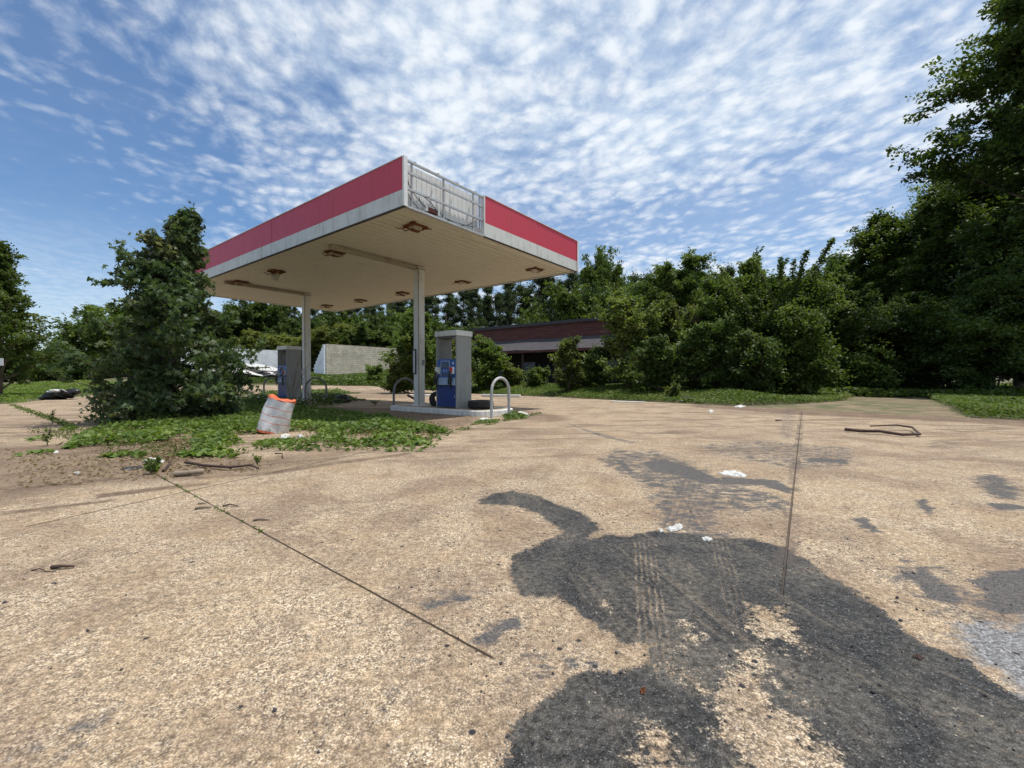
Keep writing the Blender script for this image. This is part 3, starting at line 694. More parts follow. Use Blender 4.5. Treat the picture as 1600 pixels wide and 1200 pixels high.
# ------------------------------------------------------------------ pump islands
def island(v0, v1, label):
    c = .85; t = thing('pump_island', label, 'kerb island', S_(3.85, (v0+v1)/2), ANG, 'raised islands under the canopy'); h = (v1-v0)/2
    def outline(w_, k):
        pts = []
        for i in range(13):
            a = math.pi*i/12; pts.append((w_*math.cos(a), k - w_*.55 + w_*.55*math.sin(a)))
        return pts + [(-p[0], -p[1]) for p in pts]
    o1 = outline(c, h); o2 = outline(c-.14, h-.14); n = len(o1); m = MB()
    vs = [(x, y, -.02) for x, y in o1] + [(x*.995, y*.995, .15) for x, y in o1] + [(x, y, .15) for x, y in o2] + [(x, y, .05) for x, y in o2]
    fs = [(r*n+i, r*n+(i+1) % n, (r+1)*n+(i+1) % n, (r+1)*n+i) for r in range(3) for i in range(n)]
    m.add(vs, fs); m.build('kerb', M_kerb, t, .012)
    m = MB(); m.prism(outline(c-.145, h-.145), -.01, .135); m.build('slab', M_slab, t)
    return t
island(.3, 4.9, 'white kerbed island under the blue pump beside the two tyres')
island(10.86, 15.46, 'overgrown kerbed island under the farther pump')

def pump(v0, label, copy=None):
    """origin at the near lower corner line, local x = u, y = v"""
    t = thing('fuel_pump', label, 'fuel pump', S_(3.53, v0, .135), ANG, 'fuel pumps')
    WX, WY = .67, .93; HC = 1.54; HT_ = 2.27
    b = MB(); b.box(.0, WX, 0, .05, .0, HT_); b.build('end_panel', M_grey, t, .01)
    b = MB(); b.box(.0, WX, WY-.05, WY, 0, HT_); b.build('end_panel', M_grey, t, .01)
    b = MB(); b.box(.03, WX-.03, .052, WY-.052, .02, HC-.01); b.build('cabinet', M_greyd, t)
    b = MB(); b.box(-.03, WX+.03, -.03, WY+.03, HT_+.002, HT_+.17); b.build('top_cap', M_cap, t, .015)
    b = MB(); b.box(.04, WX-.04, .055, WY-.055, HT_-.05, HT_); b.build('cap_underside', M_greyd, t)
    for side in (0, 1):
        X = (lambda x: x) if side == 0 else (lambda x: WX-x)
        def bx(m, x0, x1, *r): a, c = sorted((X(x0), X(x1))); m.box(a, c, *r)
        b = MB(); bx(b, .0, .028, .055, WY-.055, .06, .70); d = b.build('lower_door', M_blued, t, .008)
        b = MB(); bx(b, -.006, -.001, .08, .10, .34, .42); b.build('lock', M_steel, d)
        b = MB(); q = [(X(.0), .72), (X(-.09), .74), (X(.0), .97), (X(.03), .97), (X(.03), .72)]
        n = len(q); y0, y1 = .06, WY-.06
        b.add([(a, y0, z) for a, z in q] + [(a, y1, z) for a, z in q], [tuple(range(n)), tuple(range(n, 2*n))[::-1]] + [(i, n+i, n+(i+1) % n, (i+1) % n) for i in range(n)])
        b.build('sloped_shelf', M_bluel, t)
        b = MB(); bx(b, .005, .028, .055, WY-.055, .975, HC); fc = b.build('face_panel', M_blue, t, .006)
        b = MB()
        for (ya, yb, za, zb) in ((.30, .33, .99, 1.50), (.68, .71, .99, 1.50), (.332, .678, 1.47, 1.50)): bx(b, -.01, .004, ya, yb, za, zb)
        b.build('display_frame', M_bluel, fc)
        b = MB(); bx(b, -.004, .004, .34, .67, 1.26, 1.44); b.build('display', M_screen, fc); b = MB(); bx(b, -.004, .004, .34, .67, 1.02, 1.10); b.build('display', M_screen, fc)
        b = MB(); bx(b, -.008, .0045, .41, .47, 1.14, 1.22); b.build('sticker', M_bluel, fc); b = MB(); bx(b, -.008, .0045, .54, .60, 1.14, 1.22); b.build('sticker', M_bluel, fc); b = MB(); bx(b, -.004, .004, .13, .18, 1.38, 1.46); b.build('sticker', M_trim, fc)
        for yy_, mm in ((.17, M_redp), (.80, M_trim)):
            b = MB(); bx(b, -.07, .0045, yy_-.075, yy_+.075, 1.08, 1.30); nz = b.build('nozzle_boot', M_trim if mm is M_redp else M_cap, t, .01)
            b = MB(); bx(b, -.13, -.072, yy_-.06, yy_+.03, 1.14, 1.29); b.build('nozzle_cover', mm, nz, .015)
            b = MB(); b.tube([(X(-.09), yy_, 1.2), (X(-.12), yy_+.02, 1.08), (X(-.11), yy_+.06, .9), (X(-.10), yy_+.09, .76)], [.035, .028, .035, .02], 8); b.build('nozzle', M_black, nz)
            b = MB(); b.tube([(X(-.05), yy_-.04, 1.08), (X(-.10), yy_-.05, .9), (X(-.11), yy_-.02, .6), (X(-.10), yy_+.02, .74), (X(-.04), yy_+.03, 1.0)], .016, 6); b.build('hose', M_rubber, nz)
    return t
pump(1.92, 'blue and grey fuel pump on the near island beside the flat tyre')
pump(12.90, 'blue and grey fuel pump on the farther island, left of its column among dead weeds')

def hoop(u0, u1, v, label, m, ztop=1.08, nm='hoop_bollard'):
    c = S_((u0+u1)/2, v); t = MB(); w_ = (u1-u0)/2
    pts = [(-w_, 0, -.02), (-w_, 0, ztop*.35), (-w_, 0, ztop-w_)] + [(-w_*math.cos(a), 0, ztop-w_+w_*math.sin(a)) for a in [math.pi*i/14 for i in range(1, 14)]] + [(w_, 0, ztop-w_), (w_, 0, ztop*.35), (w_, 0, -.02)]
    t.tube(pts, .04, 12); o = t.build(nm, m); o.location = c; o.rotation_euler = (0, 0, ANG)
    tag(o, label, 'bollard', 'bent pipe guard hoops at the island ends'); return o
hoop(2.88, 3.64, -.05, 'pale grey bent pipe hoop in front of the flat tyre on the near island', M_hoop, 1.09)
hoop(3.60, 4.58, 5.12, 'dark rusty bent pipe hoop half hidden behind the nearer column', M_hoopd, 1.07)
hoop(3.25, 4.2, 10.68, 'dark bent pipe hoop in front of the farther column', M_hoopd, 1.08)
hoop(3.72, 4.5, 15.75, 'dark bent pipe hoop left of the farther pump', M_hoopd, 1.08)

# sign frame on the column
c = S_(3.85, 4.04); sf = thing('notice_frame', 'narrow black notice frame fixed to the nearer white column', 'sign frame', S_(3.715, 4.04, 0), ANG)
b = MB(); y0, y1 = -.01, .17
for r in ((y0, y1, 1.22, 1.26), (y0, y1, 2.03, 2.07), (y0, y0+.03, 1.262, 2.028), (y1-.03, y1, 1.262, 2.028)): b.box(-.04, -.004, *r)
b.build('frame', M_black, sf); b = MB(); b.box(-.018, -.006, y0+.032, y1-.032, 1.262, 2.028); b.build('panel', M_trim, sf)
b = MB(); b.box(0, .02, -.06, .06, -.09, .09); o = b.build('electrical_box', M_grey); o.location = S_(3.91, 3.888, 1.62); o.rotation_euler = (0, 0, ANG-math.pi/2); tag(o, 'small grey electrical plate on the nearer column', 'plate')

def tyre(loc, r, w_, label, rx=0, rz=0, ry=0):
    t = MB(); h = w_/2
    prof = [(r*.60, -h*.7), (r*.66, -h*.95), (r*.82, -h), (r*.95, -h*.85), (r, -h*.55)]
    for k in range(-2, 3):
        z = k*h*.24; prof += [(r, z-h*.08), (r*.975, z-h*.06), (r*.975, z+h*.03), (r, z+h*.05)]
    prof += [(r, h*.58), (r*.95, h*.85), (r*.82, h), (r*.66, h*.95), (r*.60, h*.7), (r*.63, h*.3), (r*.9, h*.2), (r*.9, -h*.2), (r*.63, -h*.3), (r*.60, -h*.7)]
    t.lathe(prof, 40); o = t.build('tyre', M_rubber); o.location = loc; o.rotation_euler = (rx, ry, rz)
    return tag(o, label, 'tyre')
p = S_(3.95, 1.30, .15+.125); tyre(p, .40, .25, 'worn black tyre lying flat on the white island between the pump and the grey hoop')
p = S_(4.1, 3.35, .15+.16); tyre(p, .34, .22, 'black tyre leaning on the island between the nearer column and its pump', rx=1.1, rz=.9)
b = MB(); b.box(-.45, .45, -.05, .05, -.02, .02); o = b.build('broken_board', M_siding, None, .006); p = S_(4.15, 4.55, .30); o.location = p; o.rotation_euler = (.2, .38, -.5); tag(o, 'short dark red board leaning left of the nearer column base', 'board')

# black bag
def blob(name, loc, sx_, sy_, sz_, m, seed, label, cat, amp=.25, rz=0):
    rng = np.random.default_rng(seed); me = MB(); n, k = 18, 26; ph = rng.random((6, 3))*6.28; fr_ = rng.uniform(1.5, 5, (6, 3))
    vs = []
    for i in range(n+1):
        for j in range(k):
            th = math.pi*i/n; a = 2*math.pi*j/k; d = np.array([math.sin(th)*math.cos(a), math.sin(th)*math.sin(a), math.cos(th)])
            rr = 1 + amp*sum(math.sin(float(d @ fr_[q]) + ph[q, 0])*math.cos(float(d[::-1] @ fr_[q]) + ph[q, 1]) for q in range(6))/3
            vs.append((d[0]*rr*sx_, d[1]*rr*sy_, max(-.02, d[2]*rr*sz_+sz_*.75)))
    fs = [(i*k+j, (i+1)*k+j, (i+1)*k+(j+1) % k, i*k+(j+1) % k) for i in range(n) for j in range(k)]
    me.add(vs, fs, True); o = me.build(name, m); o.location = loc; o.rotation_euler = (0, 0, rz); return tag(o, label, cat)
p = G(533, 629); blob('plastic_bag', p, .36, .28, .21, M_bag, 4, 'full black plastic bag on the ground right of the farther column', 'bag', .35)

# leaning traffic drum
dt = thing('traffic_drum', 'leaning white and orange striped traffic drum with a caved in orange top', 'traffic drum', G(424, 676), 0.4, rx=0, ry=0)
from mathutils import Euler
dt.rotation_euler = (-.10, .27, 0); dt.scale = (.95, .95, .80)
rngd = np.random.default_rng(5)
def drum_part(z0, z1, n=10, rfun=None):
    m = MB(); k = 36; vs = []
    for i in range(n+1):
        z = z0 + (z1-z0)*i/n
        for j in range(k):
            a = 2*math.pi*j/k; r = (.295-.03*z) * (1 + .035*math.sin(a*3+z*6) + .02*math.sin(a*7-z*9) + .03*math.sin(a*2+4*z))
            r *= rfun(z) if rfun else 1
            vs.append((r*math.cos(a), r*math.sin(a), z + .012*math.sin(a*4+z*11)))
    m.add(vs, [(i*k+j, i*k+(j+1) % k, (i+1)*k+(j+1) % k, (i+1)*k+j) for i in range(n) for j in range(k)], True); return m
drum_part(.0, .05, 3).build('base_band', M_drumo, dt)
for (a, c) in ((.05, .26), (.275, .43), (.445, .62), (.635, .84)):
    drum_part(a, c, 8).build('white_band', M_drumw, dt)
for (a, c) in ((.26, .275), (.43, .445), (.62, .635)): drum_part(a, c, 1).build('orange_band', M_drumo, dt)
m = MB(); k = 36; vs = []; rows = [(1.0, .84), (1.0, .86), (.98, .885), (.9, .895), (.75, .87), (.5, .80), (.25, .77), (.02, .76)]
for q_, (rf, z) in enumerate(rows):
    for j in range(k):
        a = 2*math.pi*j/k; r = (.295-.03*z)*rf*(1 + .035*math.sin(a*3+z*6) + .05*math.sin(a*5+q_))
        vs.append((r*math.cos(a), r*math.sin(a), z + (.03*math.sin(a*2+1)+.02*math.sin(a*5))*min(1, q_/2)))
m.add(vs, [(i*k+j, i*k+(j+1) % k, (i+1)*k+(j+1) % k, (i+1)*k+j) for i in range(len(rows)-1) for j in range(k)], True); m.build('crumpled_top', M_drumo, dt)

# ------------------------------------------------------------------ red building
BA = ANG + math.pi/2        # local x along -v (to the right), local y along +u (back)
P0 = Vector((-2.2, 40, 0)); BR = math.atan2(-V.y, -V.x)
bt = thing('storefront_building', 'long derelict dark red building with a sagging shingled awning behind bushes', 'building', (P0.x, P0.y, .1), BR)
x0, x1, D = -3.0, 20.7, 12.0
b = MB(); b.box(x0, x1, 1.5, 1.62, 4.05, 5.62); b.build('upper_wall', M_siding, bt)
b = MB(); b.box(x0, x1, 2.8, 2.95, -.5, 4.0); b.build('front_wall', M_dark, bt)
b = MB(); b.box(x0, x0+.15, 1.63, D, -.5, 5.55); b.box(x1-.15, x1, 1.63, D, -.5, 5.55); b.box(x0, x1, D, D+.15, -.5, 5.55); b.build('side_wall', M_siding, bt)
b = MB(); b.box(x0-.25, x1+.25, 1.38, D+.3, 5.622, 5.72); b.box(x0-.25, x1+.25, 1.30, 1.375, 5.50, 5.76); rf = b.build('roof', M_roofd, bt)
b = MB(); 
import itertools
N_ = 26; vs = []
for i in range(N_+1):
    xx_ = x0-.3 + (x1-x0+.6)*i/N_; sag = .05*math.sin(i*1.1) + .04*math.sin(i*.43)
    vs += [(xx_, -.15, 3.30+sag), (xx_, 1.48, 4.36+sag*.3), (xx_, 1.48, 4.26+sag*.3), (xx_, -.15, 3.20+sag)]
fs = []
for i in range(N_):
    for k in range(4): fs.append((i*4+k, i*4+(k+1) % 4, (i+1)*4+(k+1) % 4, (i+1)*4+k))
b.add(vs, fs); aw = b.build('awning', M_roofd, bt)
b = MB(); b.box(x0-.3, x1+.3, -.2, -.155, 3.08, 3.27); b.build('fascia_board', M_siding, aw)
for xp in (-2.4, .6, 3.9, 7.2, 10.5, 13.8, 17.1, 20.3):
    b = MB(); b.box(xp-.07, xp+.07, .0, .14, -.5, 3.2); b.build('post', M_dwood, bt)
for xp in (-1.2, 2.6, 6.5, 11, 15.5):
    b = MB()
    for r in ((xp-.8, xp+.8, 1.0, 1.08), (xp-.8, xp+.8, 2.4, 2.48), (xp-.8, xp-.72, 1.082, 2.398), (xp+.72, xp+.8, 1.082, 2.398)): b.box(r[0], r[1], 2.72, 2.795, r[2], r[3])
    wn = b.build('window', M_dwood, bt); b = MB(); b.box(xp-.72, xp+.72, 2.76, 2.79, 1.08, 2.4); b.build('pane', M_screen, wn)

# ruins at the back left
def wall_thing(name, label, p0, p1, top, th, m, cat='wall'):
    """top: list of (s, z) along the wall"""
    p0 = Vector(p0); p1 = Vector(p1); d = p1-p0; L = d.length; t = thing(name, label, cat, (p0.x, p0.y, 0), math.atan2(d.y, d.x)); return t, L
pA = (XatY(510, 45), 45); pB = (XatY(624, 50), 50); pC = (XatY(491, 46.5), 46.5)
t, L = wall_thing('ruined_block_wall', 'roofless tan block wall with a stepped broken left end', pA, pB, None, .2, None, 'ruin')
b = MB(); zt0 = HatY(537.5, 45); zt1 = HatY(544.5, 50); b.box(0, L, 0, .2, .3, zt0-.02); 
b.v = [(x_, y_, z_ if z_ < 1 else zt0 + (zt1-zt0)*x_/L) for x_, y_, z_ in b.v]; b.build('front_wall', M_block, t)
b = MB(); back = Vector((pC[0]-pA[0], pC[1]-pA[1])); Lb = 4.6; Mz = rotm((0, 0, math.atan2(back.y, back.x) - t.rotation_euler.z))
st_ = 7
for i in range(st_):
    xx0, xx1 = Lb*i/st_+.22, Lb*(i+1)/st_+.22; b.box(xx0*.42, xx1*.42, -.0, .2, .3, zt0-.05-i*.33, Mz)
b.build('stepped_wall', M_wblock, t)
pA = (XatY(357, 46), 46); pB = (XatY(452, 50), 50)
t, L = wall_thing('white_block_building', 'low white painted block wall with one small dark opening, behind the rubble', pA, pB, None, .2, None, 'ruin')
zt = HatY(544.5, 46); xo = 2.2; b = MB()
b.box(0, xo, 0, .2, .3, zt); b.box(xo+.85, L, 0, .2, .3, zt); b.box(xo+.002, xo+.848, 0, .2, .3, 1.72); b.box(xo+.002, xo+.848, 0, .2, 2.2, zt); b.build('front_wall', M_wblock, t)
b = MB(); b.box(xo-.3, xo+1.2, 1.2, 1.3, .3, 3); b.build('back_room_wall', M_dark, t)
b = MB(); b.box(-.45, -.02, -.02, .25, .3, zt+.02); b.build('corner_pillar', M_block, t)
b = MB(); b.box(-1.6, -.47, .0, .2, 3.3, zt); b.box(-4, -1.62, .0, .2, .3, zt); b.build('side_wall', M_wblock, t)
# rubble
rr = random.Random(11)
for i in range(22):
    px = rr.uniform(345, 432); Yd = rr.uniform(41, 44.5); X_ = XatY(px, Yd); z = Z0(X_, Yd)
    M = Euler((rr.uniform(.1, .7), rr.uniform(-.25, .25), rr.uniform(-.6, .6))); s1, s2 = rr.uniform(.6, 1.7), rr.uniform(.3, .8)
    b = MB(); b.box(-s1, s1, -s2, s2, -.02, .02); o = b.build('roof_sheet', M_paper); o.location = (X_, Yd, z+.35+rr.uniform(.15, .95)*(1-(px-345)/150)); o.rotation_euler = M
    tag(o, 'broken white roof sheet in the rubble heap before the white wall', 'roof sheet', 'white sheets in the rubble heap')
for i in range(12):
    px = rr.uniform(345, 425); Yd = rr.uniform(40.5, 44); X_ = XatY(px, Yd); z = Z0(X_, Yd); s1 = rr.uniform(1, 2.6)
    b = MB(); b.box(-s1, s1, -.06, .06, -.04, .04); o = b.build('timber', M_dwood); o.location = (X_, Yd, z+rr.uniform(.5, 1.2)); o.rotation_euler = (0, rr.uniform(-.1, .28), rr.uniform(-.5, .3))
    tag(o, 'dark broken timber in the rubble heap before the white wall', 'timber', 'timbers in the rubble heap')
X_ = XatY(375, 42.6); blob('rubble_mound', (X_, 42.6, Z0(X_, 42.6)-.1), 2.6, 1.3, .55, M_roofd, 8, 'dark mound of debris under the white panels', 'rubble', .5)

# ------------------------------------------------------------------ small things on the ground
def stick(pts, r, label, m=M_wood, name='stick', cat='stick', taper=.5, group=None):
    b = MB(); q = [G(a, c, .0) + Vector((0, 0, r + (d if d else 0))) for a, c, d in pts]; n = len(q)
    b.tube(q, [r*(1-(1-taper)*i/(n-1)) for i in range(n)], 7); o = b.build(name, m)
    c0 = sum(q, Vector())/n; me = o.data
    for v in me.vertices: v.co -= c0
    o.location = c0; return tag(o, label, cat, group)
stick([(273, 745, 0), (292, 744, 0), (306, 743, .01), (317, 741, 0)], .033, 'short thick weathered log beside the slab joint', name='log', cat='log', taper=.8)
stick([(81, 889, 0), (98, 889, .006), (116, 888, 0)], .012, 'short dark stick lying alone on the sandy concrete at the left', M_dwood)
stick([(50, 892, 0), (62, 892, .01), (72, 894, 0), (88, 893, 0)], .004, 'thin twig left of the short dark stick', M_dwood, 'twig', 'twig')
stick([(305, 796, 0), (318, 795, .004), (331, 794, 0)], .012, 'small stick left of the slab joint below the log')
stick([(310, 788, 0), (322, 788, .004)], .008, 'tiny broken twig just above the small stick left of the joint', M_wood, 'twig', 'twig')
stick([(348, 792, 0), (360, 791, .01), (372, 792, 0)], .008, 'thin stick lying across the slab joint', M_dwood)
stick([(396, 814, 0), (408, 813, .004), (421, 814, 0)], .010, 'small stick just right of the slab joint, beside a weed')
stick([(1320, 675, .02), (1345, 677, .01), (1375, 679, .03), (1410, 683, .01), (1437, 683, .02), (1425, 674, .05), (1400, 668, .02), (1360, 672, .05)], .035, 'long dark hooked branch lying on the forecourt at the right', M_dwood, 'fallen_branch', 'branch', .4)
stick([(290, 727, .02), (320, 731, .01), (360, 735, .02), (392, 733, .03), (404, 736, .01)], .02, 'long bent dead branch on the dirt below the vine patch', M_dwood, 'fallen_branch', 'branch', .5)
stick([(255, 738, .0), (262, 732, .02), (270, 725, .05)], .016, 'short dark branch end beside the litter under the vines', M_dwood, 'fallen_branch', 'branch', .5)
stick([(430, 712, .02), (441, 713, .03), (442, 717, .0)], .010, 'small forked twig below the traffic drum', M_dwood, 'twig', 'twig')
stick([(1212, 658, 0), (1222, 658, .01)], .02, 'small dark stick near the far edge of the forecourt', M_dwood)
def flat(name, pts, h, m, label, cat, seed=0, group=None):
    """a crumpled scrap with the given outline on the ground"""
    rg = np.random.default_rng(seed+50); q = [GT(a, c) for a, c in pts]; c0 = sum(q, Vector())/len(q); n = len(q)
    out = []
    for i in range(n):
        for k in range(4):
            p = q[i].lerp(q[(i+1) % n], k/4) - c0; out.append(p*rg.uniform(.82, 1.08))
    N = len(out); rings = (1.0, .86, .68, .48, .25); vs = []; h = min(h, .045)
    for j, f in enumerate(rings):
        for p in out: vs.append((p.x*f, p.y*f, .004 + (0 if j == 0 else h*rg.uniform(.1, 1.0))))
    vs.append((0, 0, h*.6)); fs = [(j*N+i, j*N+(i+1) % N, (j+1)*N+(i+1) % N, (j+1)*N+i) for j in range(len(rings)-1) for i in range(N)]
    k = (len(rings)-1)*N; fs += [(k+i, k+(i+1) % N, k+N) for i in range(N)]
    b = MB(); b.add(vs, fs); o = b.build(name, m); o.location = c0; return tag(o, label, cat, group)
flat('paper_sheet', [(1123, 740), (1130, 737), (1142, 736), (1156, 739), (1168, 743), (1164, 746), (1150, 746), (1132, 743)], .02, M_paper, 'white oval scrap lying on the dark smears above the big black stain', 'litter', 1)
flat('foam_scrap', [(1040, 827), (1052, 824), (1060, 820), (1069, 822), (1064, 829), (1050, 832)], .02, M_paper, 'white crumbled scrap on the top edge of the big black stain', 'litter', 2)
flat('foam_scrap', [(1095, 841), (1104, 840), (1113, 844), (1108, 847), (1098, 845)], .012, M_paper, 'smaller white scrap right of the crumbled one on the black stain edge', 'litter', 3)
flat('foam_scrap', [(1029, 829), (1035, 828), (1038, 832), (1031, 833)], .012, M_paper, 'tiny white scrap left of the crumbled one on the black stain edge', 'litter', 6)
flat('fallen_leaf', [(1000, 1080), (1004, 1076), (1009, 1079), (1007, 1086), (1001, 1086)], .01, M_rust, 'small brown orange leaf on the black stain near the bottom', 'leaf', 4)
flat('bark_scrap', [(1426, 1027), (1436, 1023), (1445, 1029), (1437, 1033)], .008, M_dwood, 'dark brown bark scrap on the black stain at the right', 'bark scrap', 5)
flat('plastic_sheet', [(222, 722), (235, 718), (250, 719), (258, 723), (246, 727), (230, 727)], .04, M_paper, 'crumpled white plastic in the dirt below the vine patch', 'litter', 7)
flat('plastic_sheet', [(186, 733), (205, 730), (228, 730), (215, 734), (195, 736)], .02, M_black, 'flat black plastic beside the crumpled white plastic', 'litter', 8)
flat('paper_sheet', [(78, 707), (88, 705), (93, 707), (84, 709)], .02, M_paper, 'white scrap on the sandy concrete left of the vine patch', 'litter', 9)
flat('paper_sheet', [(115, 739), (124, 738), (126, 741), (117, 742)], .02, M_paper, 'small white scrap on the dirt at the left', 'litter', 10)
flat('paper_sheet', [(438, 683), (446, 679), (455, 681), (450, 685), (441, 686)], .05, M_paper, 'crumpled white paper at the foot of the traffic drum', 'litter', 12)
flat('paper_sheet', [(463, 682), (470, 680), (476, 683), (468, 686)], .05, M_paper, 'crumpled white paper right of the one at the foot of the drum', 'litter', 13)
flat('paper_sheet', [(748, 657), (756, 653), (767, 655), (768, 658), (757, 659)], .06, M_paper, 'crumpled white rag in front of the white kerbed island', 'litter', 14)
flat('paper_sheet', [(802, 647), (812, 643), (826, 646), (828, 650), (812, 650)], .07, M_paper, 'white rubbish right of the grey hoop', 'litter', 15)
flat('paper_sheet', [(1147, 636), (1156, 633), (1166, 635), (1158, 637)], .08, M_paper, 'white rubbish on the grass verge, nearest the dirt track', 'litter', 16)
flat('paper_sheet', [(1060, 627), (1066, 624), (1074, 626), (1068, 628)], .10, M_paper, 'white rubbish beside the black tyre pieces on the grass verge', 'litter', 17)
flat('paper_sheet', [(1106, 643), (1112, 641), (1116, 643), (1110, 645)], .05, M_paper, 'small white scrap near the far edge of the forecourt', 'litter', 18)
# white beam behind the tyre
def bar(name, a, c, w_, h, m, label, cat, z=0):
    p, q = G(*a), G(*c); d = q-p; L = d.length; b = MB(); b.box(0, L, -w_/2, w_/2, 0, h); o = b.build(name, m, None, .02); o.location = (p.x, p.y, Z0(p.x, p.y)+z); o.rotation_euler = (0, 0, math.atan2(d.y, d.x)); return tag(o, label, cat)
bar('parking_block', (753, 620), (813, 621), .22, .15, M_kerb, 'long white parking block at the grass edge, seen through the grey hoop', 'parking block')
bar('parking_block', (640, 620), (684, 619), .2, .13, M_kerb, 'white parking block behind the nearer column', 'parking block')
bar('concrete_strip', (955, 628), (1008, 629.5), .15, .05, M_kerb, 'low white concrete strip along the grass edge in front of the bushes', 'kerb')
for k, (a, c, rx) in enumerate(((1078, 628, .15), (1102, 628, -.2))):
    p = G(a, c); tyre((p.x, p.y, .12), .32, .2, ('black tyre piece lying in the grass verge beside white rubbish', 'black tyre piece right of the other in the grass verge')[k], rx=rx, rz=k)
p = G(95, 624); blob('trash_heap', (p.x, p.y, 0), .8, .5, .28, M_bag, 21, 'dark heap of rubbish at the grass edge between the left tree and the leafy tree', 'rubbish heap', .45)
o = blob('plastic_bag', (p.x+.1, p.y-.35, .35), .3, .2, .09, M_paper, 22, 'pale crumpled bag on top of the dark rubbish heap', 'bag', .5)
# white sign at the left edge
t = thing('small_sign', 'small white sign board on a post at the left edge, before the left tree', 'sign', (XatY(-3, 20.5), 20.5, 0), .2)
b = MB(); b.tube([(0, 0, -.1), (0, 0, 2.05)], .03, 8); b.build('post', M_steel, t); b = MB(); b.box(-.25, .25, -.045, -.033, 1.66, 2.0); b.build('board', M_trim, t)

# ------------------------------------------------------------------ trees and bushes
loc = G(268, 657)
def skirt(rng, wood):
    P = []
    for k in range(36):
        a = rng.random()*6.28; q = rng.uniform(.4, 1.5); c = Vector((math.cos(a)*q, math.sin(a)*q, rng.uniform(.12, 1.5)*(1.15-q*.4)))
        wood.tube([(c.x*.15, c.y*.15, c.z*.5), (c.x*.6, c.y*.6, c.z*.8), c], [.02, .014, .006], 4, False)
        P.append(np.array(c)[None] + rng.normal(size=(170, 3))*np.array([.19, .19, .13]))
    P = np.concatenate(P); P[:, 2] = np.abs(P[:, 2]) + .03
    return wood, P
tree('sweetgum_tree', 'dark leafy young tree growing to the ground beside the left end of the canopy', 'tree', (loc.x, loc.y, 0), 7, 5.1, 1.6,
     lambda t: (1-t)**.95*1.08 + .07, L_gum, .15, nl=84, shape='star', t0=.015, elev=(.05, .95), nt=12, nleaf=27000, spread=.075, r0=.11, curve=.2, uneven=.45, twl=.34, up=.35, lean=(.38, 0), rz=0, extra=skirt)
X_ = XatY(-4, 24); tree('broadleaf_tree', 'tall dark tree with upswept branches cut off by the left edge', 'tree', (X_, 24, 0), 12, HatY(385, 24), 2.9, lambda t: (1-t)**.7*.98+.06, L_mid, .19, nl=60, t0=.03, elev=(.45, 1.15), nt=12, nleaf=34000, spread=.12, r0=.2, uneven=.6, curve=.35, up=.5, rz=0)

# the tall wood at the right
g = 'tall trees of the wood at the right'
RT = [(1655, 21, -110, 4.7, L_dark, 'tallest dark tree, rising out of the top right corner'), (1530, 27, 268, 4.4, L_dark, 'dark broad tree left of and below the tallest one'),
      (1462, 30, 300, 4.2, L_mid, 'sunlit green tree on the slope of the wood, third down from the tallest'), (1392, 33, 345, 4.2, L_mid, 'round green tree halfway down the slope of the wood'),
      (1330, 36, 408, 3.3, L_dark, 'dark tree at the low left end of the wood'), (1592, 30, 165, 5.0, L_dark, 'dark tree filling the gap behind the tallest one'),
      (1640, 22, 330, 4.2, L_dark, 'leaning leafy tree at the right edge under the tallest one')]
for i, (px, Yd, ty, rad, lm, lab) in enumerate(RT):
    H = HatY(ty, Yd)*.93; rad *= .66
    tree('wood_tree', lab, 'tree', (XatY(px, Yd), Yd, 0), 100+i, H, rad, (lambda t: math.sqrt(max(0, 1-((t-.45)/.6)**2))*.85+.12) if i else (lambda t: math.sqrt(max(0, 1-((t-.55)/.52)**2))*.9+.12), lm, .26, nl=56, group=g, t0=.08, elev=(-.1, 1.0), nt=18, nleaf=115000 if i == 0 else 74000, spread=.22, r0=.3, uneven=.7, up=.6, curve=.15, twl=.4)
